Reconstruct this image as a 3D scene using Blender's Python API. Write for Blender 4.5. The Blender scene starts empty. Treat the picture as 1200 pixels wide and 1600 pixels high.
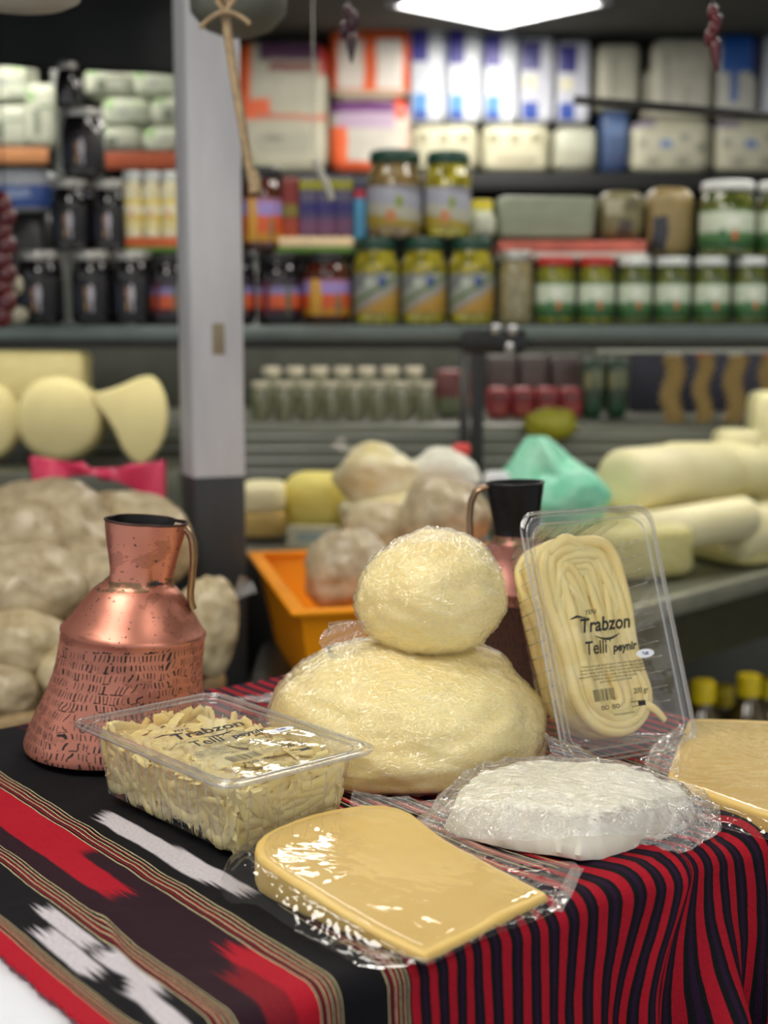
import bpy, math, random
from mathutils import Vector, Matrix, noise
import numpy as np
random.seed(7)
R = math.radians
S = bpy.context.scene
COL = S.collection

# ------------------------------------------------------------ camera
CAMZ = 1.235
PITCH = R(7.5)
FPX = 2200.0
cam_d = bpy.data.cameras.new('camera')
cam = bpy.data.objects.new('camera', cam_d); COL.objects.link(cam)
cam.location = (0, 0, CAMZ); cam.rotation_euler = (R(90) - PITCH, 0, 0)
cam_d.sensor_fit = 'VERTICAL'; cam_d.sensor_height = 36.0; cam_d.sensor_width = 27.0
cam_d.lens = FPX / 1600 * 36.0
cam_d.clip_start = 0.05; cam_d.clip_end = 60
cam_d.dof.use_dof = True; cam_d.dof.focus_distance = 0.95; cam_d.dof.aperture_fstop = 5.2
S.camera = cam
# ------------------------------------------------------------ world, exposure
W = bpy.data.worlds.new('world'); S.world = W; W.use_nodes = True
W.node_tree.nodes['Background'].inputs[0].default_value = (0.86, 0.88, 0.9, 1)
W.node_tree.nodes['Background'].inputs[1].default_value = 0.80
S.view_settings.view_transform = 'Standard'; S.view_settings.look = 'None'
S.view_settings.gamma = 1.0; S.view_settings.use_curve_mapping = False
S.view_settings.exposure = 0.0
S.cycles.transparent_max_bounces = 24
S.cycles.max_bounces = 10
S.cycles.sample_clamp_indirect = 4.0
CEIL = 2.2
PANELS = [  # x, y, sx, sy, rot, watts per m2 radiance
    (-0.62, 0.72, 0.55, 0.9, 0.15, 11.0), (0.75, 0.25, 0.55, 0.55, 0.0, 8.0), (-0.2, 2.3, 1.1, 0.3, 0.0, 8.5),
    (0.34, 4.34, 0.44, 0.42, 0.72, 21.0), (1.3, 3.1, 0.6, 0.5, 0, 15.0), (-0.35, 4.0, 0.5, 0.3, 0, 13.0), (0.04, 3.41, 0.20, 0.20, 0, 24.0), (-1.15, 3.52, 0.7, 0.12, 0, 34.0), (0.95, 2.35, 0.5, 0.25, 0, 16.0)]  # last two: added fill panels brightening the left packs and the corner cheeses

# ------------------------------------------------------------ helpers
def at(px, py, Y):
    """point on the plane at depth Y seen at a photo pixel (1200x1600)"""
    c, s = math.cos(PITCH), math.sin(PITCH)
    x = (px - 600) / FPX; v = (800 - py) / FPX
    d = Vector((x, c + v * s, -s + v * c)); k = Y / d.y
    return Vector((d.x * k, Y, CAMZ + d.z * k))
def on(px, py, z):
    c, s = math.cos(PITCH), math.sin(PITCH)
    x = (px - 600) / FPX; v = (800 - py) / FPX
    d = Vector((x, c + v * s, -s + v * c)); k = (z - CAMZ) / d.z
    return Vector((d.x * k, d.y * k, z))

def srgb(r, g, b):
    f = lambda c: (c / 255 / 12.92) if c / 255 <= 0.04045 else ((c / 255 + 0.055) / 1.055) ** 2.4
    return (f(r), f(g), f(b), 1)

class MB:
    def __init__(s): s.v = []; s.f = []; s.uv = {}; s.smooth = True
    def add(s, vs, fs, uvs=None):
        o = len(s.v); s.v += [tuple(v) for v in vs]
        for f in fs:
            s.f.append(tuple(i + o for i in f))
            if uvs: s.uv[len(s.f) - 1] = [uvs[i] for i in f]
        return s
    def box(s, lo, hi, M=None):
        x0, y0, z0 = lo; x1, y1, z1 = hi
        v = [Vector(p) for p in ((x0,y0,z0),(x1,y0,z0),(x1,y1,z0),(x0,y1,z0),(x0,y0,z1),(x1,y0,z1),(x1,y1,z1),(x0,y1,z1))]
        if M: v = [M @ p for p in v]
        return s.add(v, [(0,3,2,1),(4,5,6,7),(0,1,5,4),(1,2,6,5),(2,3,7,6),(3,0,4,7)])
    def bbox(s, lo, hi, b=0.003, M=None):
        """bevelled box"""
        x0, y0, z0 = lo; x1, y1, z1 = hi
        bm_v = []
        zs = [(z0, b), (z0 + b * .3, b * .3), (z0 + b, 0), (z1 - b, 0), (z1 - b * .3, b * .3), (z1, b)]
        for z, i in zs:
            for k, (cx, cy, a0) in enumerate(((x1, y1, 0), (x0, y1, 90), (x0, y0, 180), (x1, y0, 270))):
                sx = -1 if cx == x1 else 1; sy = -1 if cy == y1 else 1
                for a in (0, 45, 90):
                    aa = R(a0 + a)
                    bm_v.append(Vector((cx + sx * b + (b - i) * math.cos(aa), cy + sy * b + (b - i) * math.sin(aa), z)))
        n = 12; fs = []
        for j in range(5):
            for k in range(n):
                fs.append((j*n+k, j*n+(k+1)%n, (j+1)*n+(k+1)%n, (j+1)*n+k))
        fs.append(tuple(reversed(range(n)))); fs.append(tuple(range(5*n, 6*n)))
        if M: bm_v = [M @ p for p in bm_v]
        return s.add(bm_v, fs)
    def lathe(s, prof, n=32, c=(0,0,0), cap=True, mod=None, M=None, arc=None):
        """prof: (r, z) list; uv = (angle fraction, running height fraction)"""
        vs, uvs = [], []
        L = [0]
        for a, b in zip(prof, prof[1:]): L.append(L[-1] + math.hypot(a[0]-b[0], a[1]-b[1]))
        a0, a1 = arc if arc else (0, 2*math.pi)
        for j, (r, z) in enumerate(prof):
            for i in range(n + 1):
                a = a0 + (a1 - a0) * i / n
                p = Vector((c[0] + r*math.cos(a), c[1] + r*math.sin(a), c[2] + z))
                if mod: p = mod(p, a, r, z)
                if M: p = M @ p
                vs.append(p); uvs.append((i / n, L[j] / (L[-1] or 1)))
        fs = []
        for j in range(len(prof) - 1):
            for i in range(n):
                q = j*(n+1)+i
                fs.append((q, q+1, q+n+2, q+n+1))
        s.add(vs, fs, uvs)
        return s
    def tube(s, pts, r, n=8, flat=None, cap=True, closed=False, up=Vector((0,0,1))):
        pts = [Vector(p) for p in pts]; N = len(pts); vs = []
        for i, p in enumerate(pts):
            a = pts[(i-1) % N] if (closed or i > 0) else p
            b = pts[(i+1) % N] if (closed or i < N-1) else p
            t = (b - a).normalized() if (b-a).length > 1e-9 else Vector((0,0,1))
            u = t.cross(up)
            if u.length < 1e-4: u = t.cross(Vector((1,0,0)))
            u.normalize(); w = u.cross(t)
            rr = r[i] if isinstance(r, (list, tuple)) else r
            fl = flat if flat else 1.0
            for k in range(n):
                an = 2*math.pi*k/n
                vs.append(p + u*rr*math.cos(an) + w*rr*fl*math.sin(an))
        fs = []
        for i in range(N if closed else N-1):
            for k in range(n):
                j = (i+1) % N
                fs.append((i*n+k, i*n+(k+1)%n, j*n+(k+1)%n, j*n+k))
        if cap and not closed:
            fs.append(tuple(reversed(range(n)))); fs.append(tuple(range((N-1)*n, N*n)))
        return s.add(vs, fs)
    def grid(s, fn, nu, nv, uvfn=None):
        vs = []; uvs = []
        for j in range(nv+1):
            for i in range(nu+1):
                vs.append(fn(i/nu, j/nv)); uvs.append(uvfn(i/nu, j/nv) if uvfn else (i/nu, j/nv))
        fs = [(j*(nu+1)+i, j*(nu+1)+i+1, (j+1)*(nu+1)+i+1, (j+1)*(nu+1)+i) for j in range(nv) for i in range(nu)]
        return s.add(vs, fs, uvs)
    def mesh(s, name, mat, smooth=None, auto=None):
        me = bpy.data.meshes.new(name)
        me.from_pydata(s.v, [], s.f)
        if s.uv:
            ul = me.uv_layers.new(name='UVMap')
            k = 0
            arr = []
            for i, f in enumerate(s.f):
                u = s.uv.get(i)
                for q in range(len(f)): arr += (u[q] if u else (0, 0))
            ul.data.foreach_set('uv', arr)
        if mat: me.materials.append(mat)
        sm = s.smooth if smooth is None else smooth
        me.polygons.foreach_set('use_smooth', [sm] * len(me.polygons))
        if auto is not None:
            me.set_sharp_from_angle(angle=R(auto))
        me.update()
        return me
    def build(s, name, mat, parent=None, smooth=None, auto=38, M=None, kind=None):
        o = bpy.data.objects.new(name, s.mesh(name, mat, smooth, auto)); COL.objects.link(o)
        if parent is not None: o.parent = parent
        if M is not None: o.matrix_local = M
        if kind: o['kind'] = kind
        return o

def tag(o, label, cat, group=None, kind=None):
    o['label'] = label; o['category'] = cat
    if group: o['group'] = group
    if kind: o['kind'] = kind
    return o
def thing(name, label, cat, loc=(0,0,0), group=None, M=None):
    o = bpy.data.objects.new(name, None); COL.objects.link(o); o.empty_display_size = 0.02
    o.location = loc
    if M is not None: o.matrix_world = M
    return tag(o, label, cat, group)
def struct(o): o['kind'] = 'structure'; return o

def nz(p, sc=1.0, seed=0.0): return noise.noise(Vector((p[0]*sc+seed, p[1]*sc-seed*1.7, p[2]*sc+seed*.3)))
def fbm(p, sc, seed=0.0, o=3):
    a = 0; w = 1
    for i in range(o): a += w*nz(p, sc, seed+i*7.3); sc *= 2.1; w *= .5
    return a
def sm(a, b, x):
    t = max(0.0, min(1.0, (x-a)/(b-a))); return t*t*(3-2*t)

# ------------------------------------------------------------ materials
def mat(name):
    m = bpy.data.materials.new(name); m.use_nodes = True
    nt = m.node_tree
    return m, nt, nt.nodes['Principled BSDF'], nt.nodes['Material Output']
def N(nt, t, **kw):
    n = nt.nodes.new(t)
    for k, v in kw.items():
        if k.startswith('i_'):
            key = k[2:]; key = int(key) if key.isdigit() else key
            n.inputs[key].default_value = v
        else: setattr(n, k, v)
    return n
def L(nt, a, b): nt.links.new(a, b)
def math_(nt, op, a, b=None, c=None, clamp=False):
    n = nt.nodes.new('ShaderNodeMath'); n.operation = op; n.use_clamp = clamp
    for i, x in enumerate((a, b, c)):
        if x is None: continue
        if isinstance(x, (int, float)): n.inputs[i].default_value = x
        else: nt.links.new(x, n.inputs[i])
    return n.outputs[0]
def mixc(nt, fac, a, b):
    n = nt.nodes.new('ShaderNodeMix'); n.data_type = 'RGBA'
    for idx, x in ((0, fac), (6, a), (7, b)):
        if isinstance(x, (int, float, tuple)): n.inputs[idx].default_value = x
        else: nt.links.new(x, n.inputs[idx])
    return n.outputs[2]
def ramp(nt, fac, stops, interp='LINEAR'):
    n = nt.nodes.new('ShaderNodeValToRGB'); cr = n.color_ramp; cr.interpolation = interp
    while len(cr.elements) < len(stops): cr.elements.new(0.5)
    for e, (p, c) in zip(cr.elements, stops): e.position = p; e.color = c
    nt.links.new(fac, n.inputs[0]); return n.outputs[0]
def ntex(nt, scale, detail=3, rough=.5, coord='Object', stretch=None, dist=0.0):
    tc = nt.nodes.new('ShaderNodeTexCoord'); src = tc.outputs[coord]
    if stretch:
        mp = nt.nodes.new('ShaderNodeMapping'); mp.inputs['Scale'].default_value = stretch
        nt.links.new(src, mp.inputs[0]); src = mp.outputs[0]
    n = nt.nodes.new('ShaderNodeTexNoise'); n.inputs['Scale'].default_value = scale
    n.inputs['Detail'].default_value = detail; n.inputs['Roughness'].default_value = rough
    n.inputs['Distortion'].default_value = dist
    nt.links.new(src, n.inputs['Vector']); return n.outputs['Fac'], src
def bump(nt, h, strength, dist, bsdf, key='Normal'):
    b = nt.nodes.new('ShaderNodeBump'); b.inputs['Strength'].default_value = strength; b.inputs['Distance'].default_value = dist
    nt.links.new(h, b.inputs['Height']); nt.links.new(b.outputs[0], bsdf.inputs[key]); return b
_simple = {}
def simple(name, col, rough=.5, metal=0, coat=0, var=.12, sc=20, sss=0, bmp=0, spec=None):
    if name in _simple: return _simple[name]
    m, nt, p, out = mat(name)
    f, _ = ntex(nt, sc, 4)
    c2 = tuple(x*(1-var) for x in col[:3]) + (1,); c3 = tuple(min(1, x*(1+var)) for x in col[:3]) + (1,)
    L(nt, ramp(nt, f, [(.3, c2), (.7, c3)]), p.inputs['Base Color'])
    p.inputs['Roughness'].default_value = rough; p.inputs['Metallic'].default_value = metal
    if coat: p.inputs['Coat Weight'].default_value = coat; p.inputs['Coat Roughness'].default_value = .12
    if sss: p.inputs['Subsurface Weight'].default_value = sss; p.inputs['Subsurface Radius'].default_value = (.02,.012,.006); p.inputs['Subsurface Scale'].default_value = .3
    if spec is not None: p.inputs['Specular IOR Level'].default_value = spec
    if bmp: bump(nt, f, bmp, .002, p)
    _simple[name] = m; return m

def cheese_mat(name, c1, c2, rough=.45, sss=.25, sc=14, b=.15):
    m, nt, p, out = mat(name)
    f, _ = ntex(nt, sc, 5, .55); f2, _ = ntex(nt, sc*12, 3)
    c = ramp(nt, f, [(.3, c1), (.7, c2)])
    L(nt, c, p.inputs['Base Color'])
    p.inputs['Roughness'].default_value = rough
    p.inputs['Subsurface Weight'].default_value = sss
    p.inputs['Subsurface Radius'].default_value = (1, .7, .35); p.inputs['Subsurface Scale'].default_value = .006
    if b: bump(nt, f2, b, .0006, p)
    return m
def film_mat(name, haze=.05, crease=0, wr=.5, wsc=60, refl=1.0, tint=(.97,.97,.96,1), rough=.06, fine=True, mask=None):
    """thin clear plastic: lets light straight through, mirrors by angle, a little milky"""
    m, nt, p, out = mat(name); nt.nodes.remove(p)
    tr = N(nt, 'ShaderNodeBsdfTransparent'); tr.inputs[0].default_value = tint
    gl = N(nt, 'ShaderNodeBsdfGlossy'); gl.inputs['Roughness'].default_value = rough; gl.inputs[0].default_value = (1,1,1,1)
    df = N(nt, 'ShaderNodeBsdfDiffuse'); df.inputs[0].default_value = (.9,.9,.9,1)
    ge = N(nt, 'ShaderNodeNewGeometry'); dp = N(nt, 'ShaderNodeVectorMath', operation='DOT_PRODUCT')
    L(nt, ge.outputs['Incoming'], dp.inputs[0]); L(nt, ge.outputs['Normal'], dp.inputs[1])
    gr = math_(nt, 'POWER', math_(nt, 'SUBTRACT', 1.0, math_(nt, 'ABSOLUTE', dp.outputs['Value']), clamp=True), 4.0)
    fac = math_(nt, 'MULTIPLY', math_(nt, 'ADD', .075, math_(nt, 'MULTIPLY', gr, .7)), refl, clamp=True)
    if wr > 0:
        f, src = ntex(nt, wsc, 4, .6, dist=1.4)
        r1 = math_(nt, 'ABSOLUTE', math_(nt, 'SUBTRACT', f, .5))
        f2, _ = ntex(nt, wsc*.35, 2, .5, stretch=(1, 3.2, 1.6), dist=2.2)
        r2 = math_(nt, 'ABSOLUTE', math_(nt, 'SUBTRACT', f2, .5))
        h = math_(nt, 'ADD', math_(nt, 'POWER', r1, .6), math_(nt, 'MULTIPLY', math_(nt, 'POWER', r2, .5), 1.4))
        b = N(nt, 'ShaderNodeBump'); b.inputs['Strength'].default_value = wr; b.inputs['Distance'].default_value = .004
        L(nt, h, b.inputs['Height'])
        L(nt, b.outputs[0], gl.inputs['Normal'])
    m1 = N(nt, 'ShaderNodeMixShader'); m1.inputs[0].default_value = haze
    if crease:   # the folds of the wrap are milky white
        g1, _ = ntex(nt, wsc*.5, 3, .55, stretch=(1, 1.4, 2.4), dist=2.5); g2, _ = ntex(nt, 18, 2)
        ln = math_(nt, 'POWER', math_(nt, 'SUBTRACT', 1.0, math_(nt, 'MULTIPLY', math_(nt, 'ABSOLUTE', math_(nt, 'SUBTRACT', g1, .5)), 9.0), clamp=True), 3.0)
        L(nt, math_(nt, 'ADD', haze, math_(nt, 'MULTIPLY', math_(nt, 'MULTIPLY', ln, g2), crease)), m1.inputs[0])
    L(nt, tr.outputs[0], m1.inputs[1]); L(nt, df.outputs[0], m1.inputs[2])
    m2 = N(nt, 'ShaderNodeMixShader'); L(nt, fac, m2.inputs[0]); L(nt, m1.outputs[0], m2.inputs[1]); L(nt, gl.outputs[0], m2.inputs[2])
    L(nt, m2.outputs[0], out.inputs[0]); return m

M_WALL = simple('painted_wall', srgb(120,120,112), .8)
M_DARK = simple('dark_paint', srgb(28,29,30), .7)
M_CEIL = simple('ceiling_paint', srgb(104,103,97), .85, sc=3)
M_FLOOR = simple('floor_tile', srgb(92,88,82), .5, sc=4)
M_BLACK = simple('black_plastic', srgb(20,20,21), .35)
M_STEEL = simple('brushed_steel', srgb(150,152,150), .35, .7, sc=6)
M_WHITEPL = simple('white_plastic', srgb(225,228,235), .4, var=.03)
M_CREAM_SHEEN = None
def emit(name, col, s):
    m, nt, p, out = mat(name); nt.nodes.remove(p); e = N(nt, 'ShaderNodeEmission'); e.inputs[0].default_value = col; e.inputs[1].default_value = s
    L(nt, e.outputs[0], out.inputs[0]); return m

# ------------------------------------------------------------ ceiling lights
for i, (x, y, sx, sy, rz, pw) in enumerate(PANELS):
    words = ['over the cheese table', 'over the front of the stall at right', 'long, above the orange crate', 'glowing bright above the blue and white packs',
             'over the right end of the counter', 'over the left shelf of white packs', 'small and square, above the tall pickle jars', 'narrow, beyond the dark canopy, added to brighten the white packs', 'over the corner counter, added to brighten its cheeses'][i]
    t = thing('ceiling_light', 'flat white ceiling panel light ' + words, 'light', (x, y, CEIL), 'ceiling panel lights')
    t.rotation_euler = (0, 0, rz)
    fr = MB()
    for lo, hi in (((-sx/2-.02,-sy/2-.02,-.02),(-sx/2,sy/2+.02,0)), ((sx/2,-sy/2-.02,-.02),(sx/2+.02,sy/2+.02,0)), ((-sx/2,-sy/2-.02,-.02),(sx/2,-sy/2,0)), ((-sx/2,sy/2,-.02),(sx/2,sy/2+.02,0))): fr.box(lo, hi)
    fr.build('frame', M_WHITEPL, t, smooth=False)
    MB().box((-sx/2,-sy/2,-.014), (sx/2,sy/2,-.004)).build('diffuser', emit('panel_glow_%d' % i, (1.0,.955,.87,1), pw), t, smooth=False)

# ------------------------------------------------------------ room
struct(MB().box((-3.2,-1.2,-.05),(3.2,5.6,0)).build('floor', M_FLOOR, smooth=False))
struct(MB().box((-3.2,-.6,CEIL),(3.2,5.6,CEIL+.05)).build('ceiling', M_CEIL, smooth=False))
struct(MB().box((-3.2,5.5,0),(3.2,5.6,CEIL)).build('wall_back', simple('back_wall', srgb(60,60,56), .8), smooth=False))
struct(MB().box((-3.3,1.5,0),(-3.2,5.6,CEIL)).build('wall_left', M_WALL, smooth=False))
struct(MB().box((3.2,1.5,0),(3.3,5.6,CEIL)).build('wall_right', M_WALL, smooth=False))

# ------------------------------------------------------------ table and cloth
TZ = 0.900
O2 = on(600, 1512, TZ)
ES = Vector((.615, -.788, 0)).normalized(); ET = Vector((.788, .615, 0)).normalized()
def tp(s, t, h=0.0): return O2 + ES*s + ET*t + Vector((0,0,h))
T0, T1, S0 = -.62, .505, -.56
table = thing('table', 'white plastic table under the striped cloth', 'table', tp(-.28, -.05, -TZ))
Mt = Matrix.Translation(-table.location) @ Matrix(((ET.x, ES.x, 0, O2.x), (ET.y, ES.y, 0, O2.y), (0, 0, 1, TZ), (0,0,0,1)))
# local axes of Mt: x = along the edge, y = towards the camera
MB().bbox((T0, S0, -.032), (T1, -.006, -.003), .01, Mt).build('tabletop', M_WHITEPL, table)
for a in (T0+.05, T1-.05):
    for b in (S0+.05, -.06):
        MB().lathe([(.016,-TZ),(.018,-TZ+.01),(.018,-.03)], 16, M=Mt @ Matrix.Translation((a,b,0))).build('leg', M_STEEL, table)

def cloth_material():
    m, nt, p, out = mat('woven_striped_cloth')
    uv = N(nt, 'ShaderNodeUVMap'); sp = N(nt, 'ShaderNodeSeparateXYZ'); L(nt, uv.outputs[0], sp.inputs[0])
    s_, t_ = sp.outputs[0], sp.outputs[1]
    wob, src = ntex(nt, 26, 2, coord='UV')
    fine, _ = ntex(nt, 420, 2, coord='UV')
    t = math_(nt, 'ADD', t_, math_(nt, 'MULTIPLY', math_(nt, 'SUBTRACT', wob, .5), .0022))
    t = math_(nt, 'ADD', t, math_(nt, 'MULTIPLY', math_(nt, 'SUBTRACT', fine, .5), .0005))
    BK = srgb(14,13,18); MR = srgb(40,17,28); RD = srgb(166,18,38); CR = srgb(196,180,140); DR = srgb(120,20,32); WH = srgb(196,190,196); PU = srgb(38,15,44)
    # feathery streaks for the ikat edges: noise very stretched along the stripes
    mp = N(nt, 'ShaderNodeMapping'); mp.inputs['Scale'].default_value = (8, 500, 1); L(nt, uv.outputs[0], mp.inputs[0])
    st = N(nt, 'ShaderNodeTexNoise'); st.inputs['Scale'].default_value = 1; st.inputs['Detail'].default_value = 2; L(nt, mp.outputs[0], st.inputs['Vector'])
    sf = math_(nt, 'ADD', s_, math_(nt, 'MULTIPLY', math_(nt, 'SUBTRACT', st.outputs['Fac'], .5), .05))
    def inside(x, a, b, e=.0004):
        u = N(nt, 'ShaderNodeMapRange'); u.inputs['From Min'].default_value = a-e; u.inputs['From Max'].default_value = a+e; L(nt, x, u.inputs['Value'])
        v = N(nt, 'ShaderNodeMapRange'); v.inputs['From Min'].default_value = b+e; v.inputs['From Max'].default_value = b-e; L(nt, x, v.inputs['Value'])
        return math_(nt, 'MULTIPLY', u.outputs[0], v.outputs[0])
    def patch(s0, s1, t0, t1): return math_(nt, 'MULTIPLY', inside(sf, s0, s1, .006), inside(t, t0, t1, .0009))
    # right part: red and black stripes
    per = .0136
    fr = math_(nt, 'FRACT', math_(nt, 'DIVIDE', math_(nt, 'SUBTRACT', t, .0125), per))
    col = ramp(nt, fr, [(0, BK), (.07, BK), (.09, RD), (.50, RD), (.52, BK), (.70, BK), (.74, PU), (.90, PU), (.94, BK)])
    # base of the left part
    lm = math_(nt, 'LESS_THAN', t, math_(nt, 'ADD', .0125, math_(nt, 'MULTIPLY', math_(nt, 'LESS_THAN', s_, -.13), .02)))
    base = ramp(nt, math_(nt, 'ADD', math_(nt, 'MULTIPLY', t, 5.0), 1.0), [
        (0, RD), (1-.141*5, MR), (1-.139*5, BK), (1-.103*5, MR), (1-.036*5, BK)], 'CONSTANT')
    col = mixc(nt, lm, col, base)
    for (s0, s1, t0, t1, c) in ((-.50,-.40,-.060,-.044,BK), (-.40,-.245,-.062,-.043,RD), (-.39,-.17,-.076,-.056,RD), (-.60,-.36,-.089,-.058,RD), (-.07,.20,-.060,-.043,RD), (-.045,.2,-.075,-.058,DR),
                                (-.30,-.150,-.019,-.003,WH), (-.215,-.125,-.013,.0,WH), (-.178,-.115,-.117,-.106,WH), (-.150,-.085,-.131,-.118,WH), (-.105,-.045,-.116,-.104,WH), (-.055,.04,-.125,-.112,WH), (-.46,-.39,-.128,-.110,WH)):
        col = mixc(nt, patch(s0, s1, t0, t1), col, c)
    # pinstripe bands
    pin = [(0, CR), (.05, BK), (.15, DR), (.25, BK), (.32, CR), (.37, DR), (.49, BK), (.55, CR), (.60, BK), (.70, DR), (.77, CR), (.82, BK), (.95, CR)]
    for (a, b) in ((-.1425,-.1345), (-.1035,-.0905), (-.0435,-.0285), (-.0005,.012)):
        u = math_(nt, 'DIVIDE', math_(nt, 'SUBTRACT', t, a), b-a)
        fb = inside(t, a, b, .0002)
        if a > -.001: fb = math_(nt, 'MULTIPLY', fb, math_(nt, 'GREATER_THAN', s_, -.10))
        col = mixc(nt, fb, col, ramp(nt, u, pin, 'CONSTANT'))
    # pale hairlines on the flat part at right
    hl = N(nt, 'ShaderNodeMath', operation='FRACT'); L(nt, math_(nt, 'DIVIDE', t, .0068), hl.inputs[0])
    h = math_(nt, 'MULTIPLY', inside(hl.outputs[0], .44, .62, .03), math_(nt, 'MAXIMUM', inside(t, .12, .175), inside(t, .30, .37)))
    h = math_(nt, 'MULTIPLY', h, math_(nt, 'LESS_THAN', s_, -.04))
    col = mixc(nt, h, col, CR)
    hue = N(nt, 'ShaderNodeHueSaturation'); L(nt, col, hue.inputs['Color'])
    L(nt, math_(nt, 'ADD', math_(nt, 'MULTIPLY', fine, .5), .75), hue.inputs['Value'])
    L(nt, hue.outputs[0], p.inputs['Base Color'])
    p.inputs['Roughness'].default_value = .75
    p.inputs['Specular IOR Level'].default_value = .18
    wv = N(nt, 'ShaderNodeTexWave'); wv.bands_direction = 'Y'; wv.inputs['Scale'].default_value = 260; L(nt, uv.outputs[0], wv.inputs[0])
    wv2 = N(nt, 'ShaderNodeTexWave'); wv2.bands_direction = 'X'; wv2.inputs['Scale'].default_value = 260; L(nt, uv.outputs[0], wv2.inputs[0])
    bump(nt, math_(nt, 'ADD', math_(nt, 'ADD', wv.outputs['Fac'], wv2.outputs['Fac']), math_(nt, 'MULTIPLY', fine, 2)), .35, .0004, p)
    return m
def cloth_pos(s, t):
    """s: along the stripes (0 = table edge, + hangs), t: across"""
    tt, so = t, s
    wr = sm(.10, .24, t)
    # puckers near the edge at the right
    bell = math.exp(-((s+.0)/.06)**2)
    tt += .030*math.exp(-((t-.21)/.06)**2)*math.exp(-((s-.0)/.05)**2)
    tt += .010*wr*math.sin(t*46+s*9)*sm(-.12, .05, s)
    h = .0016*fbm((s, t, 0), 9, 3) + .0008*fbm((s, t, 0), 30, 5)
    h += .005*wr*max(0, math.sin(t*62+1.3+s*14))**2*sm(-.14, -.01, s)
    h += .0035*math.exp(-((t+.100+(s+.11)*.35)/.004)**2)*sm(-.24, -.14, s)*0.8
    h += .0016*math.sin(t*150+s*30)*math.exp(-((s+.02)/.04)**2)*sm(-.03,.05,t)
    rb = .012
    if s <= -rb:
        p = tp(s, tt, .0018 + h)
    else:
        a = (s + rb)
        ang = min(a/rb, math.pi/2)
        hx = math.sin(ang)*rb; hz = -(1-math.cos(ang))*rb
        drop = max(0, a - rb*math.pi/2)
        out = 0.004 + .0015*math.sin(t*70) 
        amp = sm(.0, .14, drop)
        out += (.006+.028*sm(.12,.3,t))*amp*(.5+.5*math.sin(t*58+1.3*math.sin(t*21)+.6)) + .10*drop*.25
        out += .014*wr*amp*math.sin(t*118+2+drop*8)
        q = O2 + ES*(-rb + hx + h*math.sin(ang) + (out if drop > 0 else out*ang/(math.pi/2))) + ET*(tt + .004*wr*math.sin(drop*30+t*20)) + Vector((0,0,.0018+hz-drop+h*math.cos(ang)))
        p = q
    return p
NS, NT = 230, 230
sa, sb, ta, tb = -.545, .26, -.155, .50
def cf_(u, v):
    s = sa+(sb-sa)*v; t = ta+(tb-ta)*u
    if u == 0: t += .0006*math.sin(s*520)+.0006*math.sin(s*170)
    # cloth slips closer to the corner along the hem
    return cloth_pos(s, t - (.012*sm(-.3,0,s) - .006)*0)
cl = MB().grid(cf_, NT, NS, lambda u, v: (sa+(sb-sa)*v, ta+(tb-ta)*u)).build('tablecloth', cloth_material(), auto=180)
cl.modifiers.new('thick', 'SOLIDIFY').thickness = -.0008
tag(cl, 'red and black striped woven cloth covering the table', 'tablecloth')

# ------------------------------------------------------------ polar slabs for cheeses and their bags
def smooth_outline(pts, n, it=2):
    pts = [Vector((p[0], p[1])) for p in pts]
    for _ in range(it):
        q = []
        for a, b in zip(pts, pts[1:]+pts[:1]): q += [a*.75+b*.25, a*.25+b*.75]
        pts = q
    Ls = [0]
    for a, b in zip(pts, pts[1:]+pts[:1]): Ls.append(Ls[-1]+(b-a).length)
    out = []; tot = Ls[-1]; j = 0
    for i in range(n):
        d = tot*i/n
        while Ls[j+1] < d: j += 1
        a = pts[j]; b = pts[(j+1) % len(pts)]
        out.append(a + (b-a)*((d-Ls[j])/max(1e-9, Ls[j+1]-Ls[j])))
    return out
def slab(outline, top, z0, bev, n=200, rings=26, c=None, disp=None, it=2, slope=0):
    ol = smooth_outline(outline, n, it)
    c = c or sum(ol, Vector((0,0)))/n
    mb = MB(); rows = []
    def pt(o, inset, z):
        d = o - c; l = d.length; q = c + d*max(0, (l-inset)/l)
        v = Vector((q.x, q.y, z));
        return v + disp(v) if disp else v
    for k in range(rings):
        f = (k/(rings-1))**.8
        row = []
        for o in ol:
            l = (o-c).length; q = c + (o-c)*(f*(l-bev-slope)/l)
            v = Vector((q.x, q.y, top(q.x, q.y))); row.append(v + disp(v) if disp else v)
        rows.append(row)
    for a in (20, 45, 70, 90):
        rows.append([pt(o, slope + bev*(1-math.sin(R(a))), top(o.x, o.y) - bev*(1-math.cos(R(a)))) for o in ol])
    for f in (.3, .6, .85, 1):
        rows.append([pt(o, slope*(1-f) + (bev*.25 if f == 1 else 0), (top(o.x,o.y)-bev)*(1-f) + z0*f) for o in ol])
    m = len(rows); vs = [v for r in rows for v in r]
    fs = []
    for j in range(m-1):
        for i in range(n):
            fs.append((j*n+i, (j+1)*n+i, (j+1)*n+(i+1) % n, j*n+(i+1) % n))
    fs.append(tuple((m-1)*n+i for i in reversed(range(n))))
    mb.add(vs, fs); return mb, ol, c
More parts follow.
